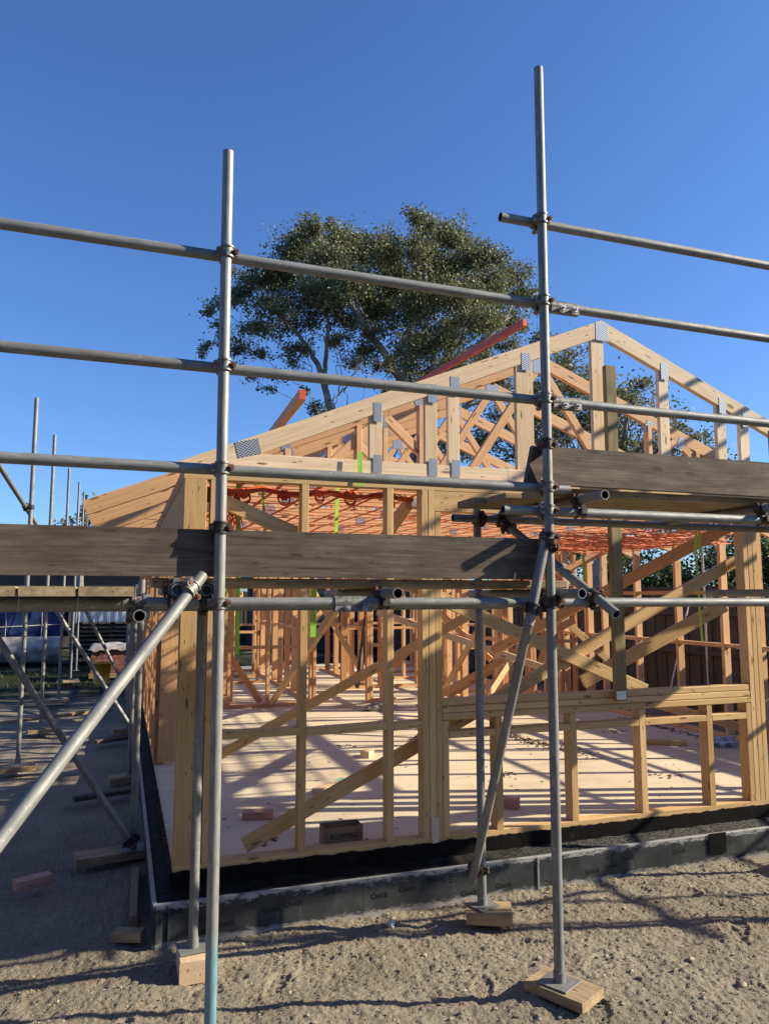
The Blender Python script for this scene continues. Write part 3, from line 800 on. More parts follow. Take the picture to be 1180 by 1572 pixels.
def strap(pts,wd,label,wav=0,mat='strap'):
    q=[];ws=[]
    P=[V(p) for p in pts]
    for a,b in zip(P[:-1],P[1:]):
        n=max(2,int((b-a).length/.05))
        for i in range(n): q.append(a.lerp(b,i/n))
    q.append(P[-1])
    for i,p in enumerate(q):
        t=i*.35; p.x+=wav*math.sin(t); an=wav*18*math.sin(t*.7)
        ws.append(V((math.cos(an),math.sin(an),0))*wd/2)
    mb=MB(); mb.ribbon(q,ws,.001)
    single(mb,'strap',[M[mat]],P[0],label,'strap','lime green tie straps')
strap([(.70,4.98,2.60),(.715,4.98,1.48)],.030,'broad lime strap hanging straight down right of the left scaffold pole')
strap([(.655,5.4,2.3),(.68,5.4,1.55)],.045,'crumpled lime strap partly hidden behind the left scaffold pole',.012)
strap([(.86,5.0,2.62),(.90,5.05,2.2)],.016,'thin lime strap slanting beneath the gathered orange net')
strap([(1.385,5.0,2.62),(1.375,5.0,2.2)],.026,'lime strap hanging between the two left studs above the toe board',0,'strapy')
strap([(1.25,5.1,1.95),(1.245,5.1,1.58)],.040,'short lime strap beside the first stud, below the ledger tube')
strap([(1.44,4.655,2.80),(1.44,4.651,2.60),(1.44,4.651,2.572)],.030,'lime strap folded over the front top plate')
strap([(4.40,4.95,2.44),(4.37,4.95,2.2),(4.40,4.95,1.95),(4.41,4.95,1.50)],.024,'longest twisted lime strap hanging at the right of the window opening',.008,'strapy')
strap([(4.47,5.0,2.43),(4.47,5.0,2.20)],.026,'short lime strap just right of the longest twisted one',.006,'strapy')
strap([(4.70,4.85,2.46),(4.72,4.85,2.05),(4.66,4.85,1.97)],.020,'lime strap hanging against the right post',.006,'strapy')
strap([(4.63,6.9,2.3),(4.63,6.9,2.02)],.030,'lime strap by the hanging orange bundle')

# ---------------------------------------------------------------- scaffold
Gv='galv'
def tube(parent,name,p0,p1,mat='galv',inside='inside',label=None,r=.02415):
    mb=MB(); mb.tube(p0,p1,r); return mb.build(name,[M[mat],M[inside]],parent,label)
def coupler(parent,p1,d1,p2,d2,mat='clamp',bolt='rust'):
    p1=V(p1);p2=V(p2);d1=V(d1).normalized();d2=V(d2).normalized(); r=.0285
    mb=MB()
    for p,d in ((p1,d1),(p2,d2)):
        mb.tube(p-d*.024,p+d*.024,r,14,open_=False)
        mb.tube(p-d*.026,p-d*.018,r+.004,14,open_=False); mb.tube(p+d*.018,p+d*.026,r+.004,14,open_=False)
    c=(p1+p2)/2; ax=(p2-p1); ax=ax.normalized() if ax.length>.001 else V((0,1,0))
    mb.beam(c-ax*.014,c+ax*.014,.04,.04)
    bolts=MB()
    for p,d,q in ((p1,d1,p2),(p2,d2,p1)):
        n=(p-q); n=n-d*n.dot(d); n=n.normalized() if n.length>.001 else frame(d)[2]
        s=d.cross(n).normalized()
        for sg in (-1,1):
            e=p+s*sg*(r+.008)
            mb.beam(e-n*.014,e+n*.014,.022,.034,up=d)          # lug
            if sg==(1 if (p-p1).length<1e-6 else -1):
                bolts.tube(e-n*.04,e+n*.035,.0055,8,open_=False)
                bolts.tube(e+n*.016,e+n*.030,.0125,6,open_=False)
            else: bolts.tube(e-n*.018,e+n*.018,.008,8,open_=False)
    o=mb.build('coupler',[M[mat]],parent); bolts.build('bolt',[M[bolt]],o); return o
def sleeve(parent,x0,x1,y,z0,z1):
    mb=MB(); mb.tube((x0,y,z0),(x1,y,z1),.0305,16,open_=False)
    mb.beam((x0,y-.012,z0-.026),(x1,y-.012,z1-.026),.03,.03)
    o=mb.build('sleeve_coupler',[M['clamp']],parent)
    for t in (.3,.75):
        b=MB(); c=V((x0+(x1-x0)*t,y-.03,z0-.026)); b.tube(c,c+V((0,-.028,0)),.014,6,open_=False); b.tube(c+V((0,-.028,0)),c+V((0,-.045,0)),.007,8,open_=False)
        b.build('bolt',[M['steel']],o)
    return o
def base_plate(parent,x,y,z,a=0):
    mb=MB(); c,s=math.cos(a),math.sin(a); mb.beam((x-.075*c,y-.075*s,z+.003),(x+.075*c,y+.075*s,z+.003),.15,.006,ch=.001)
    mb.tube((x,y,z+.006),(x,y,z+.05),.0285,14,open_=False)
    return mb.build('base_plate',[M['galv']],parent)
RKP=(-0.313,2.542,1.148)
SC=thing('scaffold',(.385,3.25,0),'galvanised tube scaffold standing across the front of the house','scaffold')
P1=(.385,3.25);P2=(1.987,3.25);P3=(4.62,3.25);YL=3.301
zx=lambda z:V((0,0,1))
mb=MB(); mb.tube((.392,3.25,-.01),(.379,3.25,3.853),.02415,22); mb.build('standard',[M['teal'],M['inside']],SC,'left front upright with a teal painted foot')
tube(SC,'standard',(1.984,3.25,.078),(1.990,3.25,4.655))
tube(SC,'standard',(4.62,3.25,.08),(4.62,3.25,4.6))
YI=4.15
tube(SC,'standard',(.404,YI,.08),(.404,YI,2.02))
tube(SC,'standard',(2.035,YI,.08),(2.035,YI,2.40),mat='galv')
tube(SC,'standard',(4.40,YI,.08),(4.40,YI,3.05))
# ledgers
LA=lambda x:3.381-.006*x; LB=lambda x:2.864-.004*x; LC=lambda x:2.409-.003*x; LU=lambda x:3.81; LL=lambda x:1.832-.0018*x
def led(x0,x1,f,y=YL,label=None,**k): return tube(SC,'ledger',(x0,y,f(x0)),(x1,y,f(x1)),label=label,**k)
led(-2.2,2.12,LA);led(2.13,6.4,LA);sleeve(SC,2.05,2.215,YL,LA(2.1),LA(2.2))
led(-2.2,2.12,LB);led(2.13,6.4,LB);sleeve(SC,2.05,2.215,YL,LB(2.1),LB(2.2))
led(-2.2,2.14,LC)
led(1.775,6.4,LU)
led(-2.2,1.0,LL);led(1.01,6.4,LL);sleeve(SC,.90,1.075,YL,LL(1),LL(1))
led(1.76,6.4,lambda x:2.285,inside='blueinside')
led(-2.2,2.2,lambda x:1.805,YI-.052); led(1.85,6.4,lambda x:2.325,YI-.052)
for x,f in ((P1[0],LA),(P1[0],LB),(P1[0],LC),(P1[0],LL)): coupler(SC,(x,3.25,f(x)),(0,0,1),(x,YL,f(x)),(1,0,0))
for f in (LA,LB,LC,LL,LU,lambda x:2.285): coupler(SC,(P2[0],3.25,f(2)),(0,0,1),(P2[0],YL,f(2)),(1,0,0),'darkclamp' if f is LL else 'clamp','rust')
for f in (LA,LB,LL,LU): coupler(SC,(P3[0],3.25,f(4.6)),(0,0,1),(P3[0],YL,f(4.6)),(1,0,0))
coupler(SC,(.385,3.25,2.15),(0,0,1),(.385,3.275,2.15),(1,0,0),'darkclamp')
coupler(SC,(1.987,3.25,2.15),(0,0,1),(1.987,3.275,2.15),(1,0,0),'darkclamp')
coupler(SC,(1.987,3.25,2.62),(0,0,1),(1.987,3.27,2.62),(1,0,0),'darkclamp')
coupler(SC,(.404,YI,1.805),(0,0,1),(.404,YI-.052,1.805),(1,0,0),'darkclamp')
coupler(SC,(2.035,YI,2.325),(0,0,1),(2.035,YI-.052,2.325),(1,0,0),'darkclamp')
coupler(SC,(4.40,YI,2.325),(0,0,1),(4.40,YI-.052,2.325),(1,0,0),'darkclamp')
# transoms
def transom(x,y0,y1,z,inside='inside',cm='darkclamp',zl=None):
    tube(SC,'transom',(x,y0,z),(x,y1,z),inside=inside)
    coupler(SC,(x,YL,zl if zl is not None else z-.05),(1,0,0),(x,YL,z),(0,1,0),cm)
transom(1.135,3.10,4.30,1.872,zl=1.83)
transom(2.055,3.08,4.30,1.872,'blueinside',zl=1.83)
transom(.205,3.08,4.30,1.885,zl=1.835)
transom(.335,3.26,4.3,1.884,zl=1.835)
transom(3.9,3.08,4.3,1.88,zl=1.83)
transom(2.20,3.08,4.25,2.350,zl=2.29)
transom(3.40,3.12,4.25,2.350,zl=2.29)
transom(4.5,3.1,4.25,2.350,zl=2.29)
# braces
def brc(p0,p1,label=None,**k): return tube(SC,'brace',p0,p1,label=label,**k)
t0=V((.295,3.17,1.935)); 
RK=(V(RKP)-V((.305,3.15,1.945))); brc((.305,3.15,1.945),V((.305,3.15,1.945))+RK*2.42,'big raker brace leaning towards the camera at left')
coupler(SC,(.205,3.13,1.885),(0,1,0),(.255,3.10,1.888),(-1.2,-1.2,-1.3),'clamp')
brc((1.948,3.217,2.145),(1.842,3.217,1.72),'short doubled tube beside the second pole')
brc((1.895,3.262,1.83),(1.95,4.10,.24))
coupler(SC,(1.862,3.217,1.80),(-.11,0,-.425),(1.897,3.27,1.80),(0,.86,-1.5),'darkclamp')
coupler(SC,(2.03,YI,.28),(0,0,1),(1.97,4.10,.30),(0,.8,-1.5),'darkclamp')
coupler(SC,(1.95,3.215,2.12),(0,0,1),(1.987,3.25,2.10),(0,0,1),'darkclamp')
brc((2.17,4.12,2.33),(2.272,3.12,1.772),'short cross tube ending in an open blue mouth',inside='blueinside')
coupler(SC,(2.17,4.10,2.325),(1,0,0),(2.18,4.02,2.27),(.1,-1,-.56),'darkclamp')
coupler(SC,(2.252,3.301,1.832),(1,0,0),(2.253,3.27,1.862),(.1,-1,-.56),'darkclamp')
base_plate(SC,1.984,3.25,.075,.5); base_plate(SC,.404,YI,.08,.1); base_plate(SC,2.035,YI,.08,.3)
base_plate(SC,4.40,YI,.085); base_plate(SC,4.62,3.25,.085)
# left hand scaffold running back beside the house
S2=thing('scaffold',(-.4,5.85,0),'galvanised tube scaffold running back along the left side of the house','scaffold')
def tub2(name,p0,p1,**k): return tube(S2,name,p0,p1,**k)
XA,XBq=.135,-1.0
for y in (5.9,8.3,11.2,14.2,17.2): tub2('standard',(XA,y,.07),(XA,y,1.98))
for y,zt in ((5.6,4.02),(9.2,4.10),(11.6,4.16),(14.75,4.18),(18.0,4.40),(20.1,4.45)): 
    if y>6: tub2('standard',(XBq,y,.07),(XBq,y,zt))
    if y>6: base_plate(S2,XBq,y,.055)
for y in (5.9,8.3,11.2): base_plate(S2,XA,y,.06)
tub2('ledger',(.065,3.05,1.784),(.085,12,1.79))
tub2('ledger',(XBq+.05,6.5,1.80),(XBq+.05,20.5,1.80))
for y in (5.9,8.3,9.2,11.6,14.7,18.0): 
    tub2('transom',(-1.35,y+.05,1.85),(.2,y+.05,1.85))
    coupler(S2,(XBq+.05,y+.05,1.80),(0,1,0),(XBq+.05,y+.05,1.85),(1,0,0),'darkclamp')
coupler(S2,(.065,3.301,1.782),(0,1,0),(.065,3.301,1.832),(1,0,0),'clamp')
coupler(S2,(XA,5.9,1.785),(0,0,1),(.07,5.9,1.785),(0,1,0),'darkclamp')
tub2('brace',(-.86,5.84,1.66),(.135,5.84,.10))
coupler(S2,(.135,5.9,.14),(0,0,1),(.11,5.84,.13),(-1,0,1.5),'darkclamp')
tub2('brace',(-1.05,6.0,2.90),(-1.05,15.4,3.24)) if False else tub2('brace',(-1.06,5.6,3.12),(-1.06,14.6,2.45))
coupler(S2,(XBq,9.2,2.85),(0,0,1),(-1.06,9.2,2.85),(0,-9,.67),'darkclamp')
coupler(S2,(XBq,11.6,2.67),(0,0,1),(-1.06,11.6,2.67),(0,-9,.67),'darkclamp')
tub2('brace',(-.80,9.25,1.86),(.12,9.25,.42)); tub2('brace',(-.62,11.65,1.9),(.12,11.65,.5))
# unseen tall scaffold, added at right to shade the ground at left
S3=thing('scaffold',(7.4,4.3,0),'taller tube scaffold added out of view at right to shade the left ground','scaffold')
for x in (6.98,8.15):
    for y in (2.6,6.2): tube(S3,'standard',(x,y,.02),(x,y,5.2))
    for z in (2.1,4.02,4.6,5.05):
        tube(S3,'ledger',(x+.05,2.3,z),(x+.05,6.28,z))
        for y in (2.6,6.2): coupler(S3,(x,y,z),(0,0,1),(x+.05,y,z),(0,1,0))
for y in (2.55,4.4,6.15): tube(S3,'transom',(6.8,y+.0,4.075),(8.35,y,4.075))
# platforms
def plank(x0,y0,x1,y1,zc,wd,th,mat,label,name='scaffold_plank',up=(0,0,1),cat='plank',group='scaffold planks',tilt=0):
    mb=MB(); p0=V((x0,y0,zc));p1=V((x1,y1,zc+tilt)); mb.beam(p0,p1,wd,th,ch=.004)
    return single(mb,name,[M[mat]],(p0+p1)/2,label,cat,group)
# left: three ends over the ledger
for k,(a,b) in enumerate(((-.60,-.384),(-.378,-.170),(-.164,.046))):
    plank((a+b)/2,3.19-.004*k,(a+b)/2+.01,6.9,1.878,b-a-.004,.038,'plank','scaffold plank running away from the camera, %s of the three ends over the left ledger'%('leftmost','middle','rightmost')[k])
for x in (-.381,-.167,.048):
    pass
# front platform, lower level
for k,(y,x1) in enumerate(((3.44,2.13),(3.68,2.06),(3.92,2.12))):
    plank(.12+.02*k,y,x1,y,1.918+.0,.225,.038,'plank','lower front platform plank, %s from the camera'%('first','second','third')[k])
for k,(y,x0) in enumerate(((3.46,2.02),(3.70,1.93),(3.94,1.86))):
    plank(x0,y,6.2,y,2.397,.225,.038,'plank','upper right platform plank, %s from the camera'%('first','second','third')[k])
for k in range(5):  # deck of the added scaffold, sized to throw shade on the left strip
    plank(7.02+.245*k,2.35,7.02+.245*k,6.28,4.12,.235,.038,'plank','plank of the added shading platform out of view, %s from the house wall'%('first','second','third','fourth','fifth')[k])
# toe boards
def toe(x0,x1,y,z0,z1,label,lean=0,x0b=None):
    mb=MB(); x0b=x0 if x0b is None else x0b
    th=.036; n=1
    vs=[];gs=[]
    o=V((random.random()*50,2,2))
    for (x,z) in ((x0b,z0),(x1,z0),(x1,z1),(x0,z1)):
        for yy in (y,y+th):
            vs.append((x,yy+lean*(z-z0),z)); gs.append(o+V((x,z,yy)))
    fs=[(0,2,4,6),(1,7,5,3),(0,1,3,2),(2,3,5,4),(4,5,7,6),(6,7,1,0)]
    mb.add(vs,fs,gs)
    return single(mb,'toe_board',[M['old']],((x0+x1)/2,y,z0),label,'toe board')
toe(-2.2,1.968,3.277,1.942,2.143,'long weathered brown toe board standing along the lower front platform')
toe(1.945,6.3,3.285,2.420,2.622,'weathered grey toe board along the upper right platform',.12,1.885)
# tie wires round the plank ends
for x,l in ((-.381,'thin tie wire round the ledger at the left plank joint'),(-.167,'thin tie wire round the ledger at the right plank joint'),(.05,'tie wire at the corner of the rightmost plank end')):
    mb=MB(); mb.path([(x,3.262+.0*t,z) if z>1.8 else (x,3.27,z) for z in (1.90,1.87,1.84,1.81,1.80) for t in (0,)],.0016,5)
    single(mb,'tie_wire',[M['steel']],(x,3.262,1.85),l,'wire')
# sole boards under the poles
def pad(x,y,z,L,wd,th,ang,label,mat='plank'):
    mb=MB(); c,s=math.cos(ang),math.sin(ang)
    mb.beam((x-c*L/2,y-s*L/2,z+th/2),(x+c*L/2,y+s*L/2,z+th/2),wd,th,ch=.004)
    return single(mb,'sole_board',[M[mat]],(x,y,z),label,'timber pad','timber pads under the scaffold')
pad(1.995,3.235,.028,.30,.20,.045,R(-62),'timber pad under the right front pole','plank')
pad(.41,4.13,-.03,.24,.16,.105,R(90),'thick timber pad under the inner left pole, in front of the foam','palebrown')
pad(2.06,4.12,.012,.26,.20,.065,R(-25),'dusty timber pad under the inner middle pole')
pad(.0,5.93,-.0,.50,.2,.055,R(8),'long grey board under the first pole beside the house')
for y in (8.3,11.2,): pad(XA,y,.0,.4,.2,.06,R(10),{8.3:'grey board under the second pole beside the house',11.2:'grey board under the third pole beside the house'}[y])
for i,y in enumerate((9.2,11.6,14.75,18.0)): pad(XBq,y,.0,.34,.3,.05,R(12),'square pad under the %s pole of the outer left row'%('first','second','third','fourth')[i])
pad(4.40,YI,.03,.3,.2,.05,.3,'pad under the inner right pole')
pad(4.62,3.25,.03,.3,.2,.05,.3,'pad under the front pole outside the right edge')

# ---------------------------------------------------------------- loose things on floor and ground
def block(x,y,z,L,wd,th,ang,mat,label,name='timber_offcut',tilt=0):
    mb=MB(); c,s=math.cos(ang),math.sin(ang)
    mb.beam((x-c*L/2,y-s*L/2,z+th/2),(x+c*L/2,y+s*L/2,z+th/2+tilt),wd,th,ch=.003)
    return single(mb,name,[M[mat]],(x,y,z),label,'offcut')
block(2.36,7.35,.271,.17,.09,.06,R(55),'palebrown','small pale offcut standing on the floor left of the middle post')
ob=block(1.67,6.22,.271,.36,.09,.045,R(40),'palebrown','pale offcut with a mint green painted end on the floor')
mb=MB(); c,s=math.cos(R(40)),math.sin(R(40)); mb.beam((1.67+c*.13,6.22+s*.13,.2935),(1.67+c*.24,6.22+s*.24,.2935),.094,.049); mb.build('painted_end',[M['limepaint']],ob)
block(.98,5.62,.271,.22,.10,.05,R(-12),'pinkblock','pink offcut on the floor near the left pole')
block(2.80,5.28,.271,.20,.09,.07,R(-35),'pinkblock','pink offcut on the floor below the window sill')
block(-.48,5.55,.0,.22,.09,.06,R(25),'pinkblock','pink offcut lying on the dark dirt at left')
block(.10,4.62,-.03,.16,.08,.05,R(-20),'plank','short weathered block at the foot of the house corner')
block(.14,5.2,-.03,.85,.045,.06,R(88),'plank','narrow upright strip of timber lying along the left footing')
block(3.8,8.6,.271,.6,.14,.03,R(12),'palebrown','flat pale board on the floor at the far side of the room')
block(5.55,6.9,.271,.5,.10,.045,R(-30),'pine','offcut at the foot of the right wall')
# cardboard box
bx=thing('cardboard_box',(1.38,4.83,.271),'small open brown box with BOWMAC printed on its side, by the bottom plate','box')
mb=MB(); a=.0; W_,D_,H_=.25,.13,.115; x0,y0,z0=1.272,4.835,.272
mb.box((x0,y0,z0),(x0+W_,y0+.003,z0+H_),ch=.0005); mb.box((x0,y0+D_,z0),(x0+W_,y0+D_+.003,z0+H_),ch=.0005)
mb.box((x0-.003,y0+.0015,z0),(x0,y0+D_,z0+H_),ch=.0005); mb.box((x0+W_,y0+.0015,z0),(x0+W_+.003,y0+D_,z0+H_),ch=.0005)
mb.box((x0,y0+.003,z0),(x0+W_,y0+D_,z0+.004),ch=.0005); mb.build('carton',[M['cardboard']],bx)
gv,gf=text_geo('BOWMAC',.048,.0005)
w_=max(v.x for v in gv); mb=MB(); mb.add([(x0+.035+v.x*.185/w_,y0-.0008+v.z,z0+.045+v.y*1.0) for v in gv],gf); mb.build('lettering',[M['print']],bx)
bx.rotation_euler=(0,0,0)
# bits of plastic
def crumple(c,r,sq,mat,label,name='plastic_bag',cat='plastic bag'):
    mb=MB(); vs=[];fs=[];n1,n2=22,12;sd=random.random()*50
    for a in range(n2+1):
        th=math.pi*a/n2
        for b in range(n1):
            ph=2*math.pi*b/n1; d=V((math.sin(th)*math.cos(ph),math.sin(th)*math.sin(ph),math.cos(th)))
            k=r*(1+.55*noise.noise(d*2.2+V((sd,0,0)))+.3*noise.noise(d*6+V((0,sd,0))))
            vs.append((c[0]+d.x*k*sq[0],c[1]+d.y*k*sq[1],c[2]+max(0,d.z*k*sq[2]+r*.5*sq[2])))
    for a in range(n2):
        for b in range(n1): fs.append((a*n1+b,a*n1+(b+1)%n1,(a+1)*n1+(b+1)%n1,(a+1)*n1+b))
    mb.add(vs,fs); single(mb,name,[M[mat]],c,label,cat)
crumple((6.10,6.62,.272),.14,(1.2,.7,.45),'bag','blue and white plastic packet on the floor by the right wall')
crumple((3.45,10.2,.272),.16,(1.2,.8,.5),'wrap','clear crumpled plastic on the floor in front of the partition')
crumple((2.25,8.9,.272),.10,(1.5,.8,.35),'mud','small dark rag on the floor behind the first stud',name='rag',cat='rag')
crumple((3.25,8.0,.272),.10,(1.2,.8,.4),'mud','dark tool pouch on the floor behind the middle post',name='tool_pouch',cat='tool pouch')
# long boards lying on the dirt at left
for k,(x0,y0,x1,y1,l) in enumerate(((-.35,7.6,.18,7.75,'dark board lying across the dirt beside the slab'),(-.25,10.4,.2,10.6,'second dark board lying across the dirt, further back'),(-1.6,12.4,-.1,13.2,'pale thin batten lying on the dirt between the pole rows'))):
    mb=MB(); mb.beam((x0,y0,.03),(x1,y1,.035),.09,.04); single(mb,'timber_board',[M['plank' if k==2 else 'old']],((x0+x1)/2,(y0+y1)/2,.0),l,'board')
# ---------------------------------------------------------------- background, left
bk=thing('bucket',(-.35,17.2,.02),'yellow plastic bucket on the dirt behind the left scaffold','bucket')
mb=MB(); n=20
pr=[(.15,.0),(.19,.42),(.205,.42),(.205,.45),(.18,.45),(.14,.02)]
vs=[];fs=[]
for r,z in pr:
    for i in range(n): t=2*math.pi*i/n; vs.append((-.35+r*math.cos(t),17.2+r*math.sin(t),.02+z))
for k in range(len(pr)-1):
    for i in range(n): fs.append((k*n+i,k*n+(i+1)%n,(k+1)*n+(i+1)%n,(k+1)*n+i))
fs.append(tuple(range(n))); mb.add(vs,fs,smooth=True); mb.build('pail',[M['yellow']],bk)
mb=MB(); mb.path([(-.35+.2*math.cos(t),17.2-.02,.45+.14*math.sin(t)) for t in [math.pi*i/12 for i in range(13)]],.006,5); mb.build('handle',[M['steel']],bk)
# timber stack under blue tarpaulin
st=thing('timber_stack',(-3.6,24,0),'stack of wrapped timber under a dark blue tarpaulin at far left','timber stack')
mb=MB()
for r in range(6):
    for c in range(9): mb.box((-6.2+c*.0,23.2+c*.16,.12+r*.11),(-1.75,23.34+c*.16,.215+r*.11),ch=.004)
mb.build('timber',[M['plank']],st)
mb=MB(); nu,nv=46,26; vs=[];fs=[]
for i in range(nu+1):
    for j in range(nv+1):
        u=i/nu; v=j/nv; x=-6.4+u*4.9
        # profile over the stack
        if v<.35: y=23.12-.02;z=.75+(1.85-.75)*v/.35
        elif v<.65: y=23.1+(v-.35)/.3*1.7; z=1.85+.06*math.sin((v-.35)/.3*math.pi)
        else: y=24.82; z=1.85-(v-.65)/.35*1.1
        q=noise.noise(V((x*1.5,y*1.5,z*2)))
        vs.append((x+.04*q,y+.07*noise.noise(V((x*3.1,z*2,7))),z+.09*q-.10*abs(math.sin(x*1.1))))
for i in range(nu):
    for j in range(nv): a=i*(nv+1)+j; fs.append((a,a+nv+1,a+nv+2,a+1))
mb.add(vs,fs,smooth=True); mb.build('tarpaulin',[M['bluetarp']],st)
mb=MB()
for x in (-4.8,-3.7,-3.0,-2.5,-2.1): mb.path([(x,23.0,1.7),(x+.03,22.98,1.1),(x,23.0,.2)],.012,5)
mb.path([(-6,23.0,1.02),(-4,22.97,.98),(-1.6,23,1.08)],.012,5)
mb.build('rope',[M['rope']],st)
mb=MB(); vs=[];fs=[];nu,nv=30,12
for i in range(nu+1):
    for j in range(nv+1):
        x=-4.2+2.6*i/nu; z=.1+.65*j/nv; vs.append((x,22.95-.12*math.sin(j/nv*3)+.06*noise.noise(V((x*4,z*5,1))),z))
for i in range(nu):
    for j in range(nv): a=i*(nv+1)+j; fs.append((a,a+nv+1,a+nv+2,a+1))
mb.add(vs,fs,smooth=True); mb.build('plastic_wrap',[M['wrap']],st)
# dark slat stack with white ribbed sheets on top
s3=thing('pallet_stack',(-.4,23.5,0),'dark stack of slatted pallets topped by white ribbed sheets','pallet stack')
mb=MB()
for r in range(8):
    mb.box((-1.35,22.9,.10+r*.125),(.75,24.4,.155+r*.125),ch=.004)
    for x in (-1.2,-.3,.6): mb.box((x,23.0,.157+r*.125),(x+.12,24.3,.222+r*.125),ch=.004)
mb.build('pallet',[M['old']],s3)
mb=MB(); vs=[];fs=[];n=120
for i in range(n+1):
    x=-1.25+2.2*i/n; s=1 if math.sin(x*2*math.pi/.20)>0 else 0
    vs+=[(x,22.86-.06*s,1.13),(x,22.86-.06*s,1.78),(x,24.3,1.78+.03*s)]
for i in range(n): a=3*i; fs+=[(a,a+3,a+4,a+1),(a+1,a+4,a+5,a+2)]
mb.add(vs,fs); mb.box((-1.25,22.95,1.12),(.95,24.3,1.77),ch=.004); mb.build('ribbed_sheet',[M['white']],s3)
s4=thing('brick_pallet',(.1,19,0),'pallet of red bricks under crumpled clear plastic, left of the house','brick pallet')
mb=MB()
for r in range(7):
    for c in range(5): mb.box((-.62+c*.235+(.03 if r%2 else 0),18.6,.12+r*.08),(-.62+c*.235+.225+(.03 if r%2 else 0),19.4,.195+r*.08),ch=.003)
mb.build('bricks',[M['brick']],s4)
mb=MB(); mb.box((-.65,18.55,.0),(.6,19.45,.11),ch=.004); mb.build('pallet',[M['plank']],s4)
mb=MB(); vs=[];fs=[];nu=24
for i in range(nu+1):
    for j in range(nu+1):
        u=-1+2*i/nu;v=-1+2*j/nu; e=max(abs(u),abs(v)); 
        vs.append((-.02+u*.66,19+v*.46,.72+.06*noise.noise(V((u*3,v*3,2)))+.05*(1-e)-(.1+.05*noise.noise(V((u*6,v*6,1))) if e>.97 else 0)))
for i in range(nu):
    for j in range(nu): a=i*(nu+1)+j; fs.append((a,a+nu+1,a+nu+2,a+1))
mb.add(vs,fs,smooth=True); mb.build('plastic_cover',[M['wrap']],s4)
# far paling fence
def paling(name,p0,p1,ht,z0,label,bw=.15,mat='fencewood',rails=(.35,1.0,1.6),capz=None):
    p0=V(p0);p1=V(p1);L=(p1-p0).length;d=(p1-p0)/L;t=thing(name,p0,label,'fence')
    nrm=V((-d.y,d.x,0)); mb=MB(); k=0;n=int(L/bw)
    for i in range(n):
        c=p0+d*(i+.5)*bw+nrm*(.008 if i%2 else -.008)
        hh=ht+random.uniform(-.01,.01)
        mb.beam((c.x,c.y,z0),(c.x,c.y,z0+hh),bw-.012 if i%2==0 else bw+.02,.016,up=(nrm.x,nrm.y,0),ch=.001)
    mb.build('palings',[M[mat]],t)
    for r in rails:
        q0=p0+nrm*.045;q1=p1+nrm*.045; mb=MB(); mb.beam((q0.x,q0.y,z0+r),(q1.x,q1.y,z0+r),.045,.09); mb.build('rail',[M[mat]],t)
    return t
fence2=paling('paling_fence',(-14,30,0),(13,30.5,0),2.05,0,'brown paling fence across the back of the site')
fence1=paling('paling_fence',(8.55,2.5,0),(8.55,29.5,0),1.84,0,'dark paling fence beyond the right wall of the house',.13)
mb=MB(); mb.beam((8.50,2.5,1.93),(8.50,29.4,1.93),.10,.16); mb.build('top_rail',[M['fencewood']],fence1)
# thin steel props outside the right wall
for k,(x,y,l) in enumerate(((7.2,7.1,'thin upright steel prop outside the right wall'),(7.1,7.9,'second thin upright steel prop outside the right wall, further back'))):
    mb=MB(); mb.tube((x,y,0),(x,y,2.5),.014,10); single(mb,'steel_prop',[M['steel'],M['inside']],(x,y,0),l,'prop')
for k,(a,b,l) in enumerate((((7.0,6.0,.2),(7.6,6.5,1.9),'sloping steel prop outside the right wall'),((7.0,8.6,.3),(7.7,8.9,1.7),'sloping steel prop further back outside the right wall'))):
    mb=MB(); mb.tube(a,b,.014,10); single(mb,'steel_prop',[M['steel'],M['inside']],a,l,'prop')
# brown house far left
hb=thing('house',(-9,36,0),'low brown brick house behind the back fence at far left','house')
mb=MB(); mb.box((-18,34.2,0),(4,40,3.05)); mb.build('wall',[M['brownwall']],hb)
mb=MB(); vs=[(-18.5,33.8,3.0),(4.5,33.8,3.0),(4.5,40.4,3.0),(-18.5,40.4,3.0),(-15.5,37,4.4),(1.5,37,4.4)]
mb.add(vs,[(0,1,5,4),(1,2,5),(2,3,4,5),(3,0,4),(3,2,1,0)]); mb.build('roof',[M['housewall']],hb)
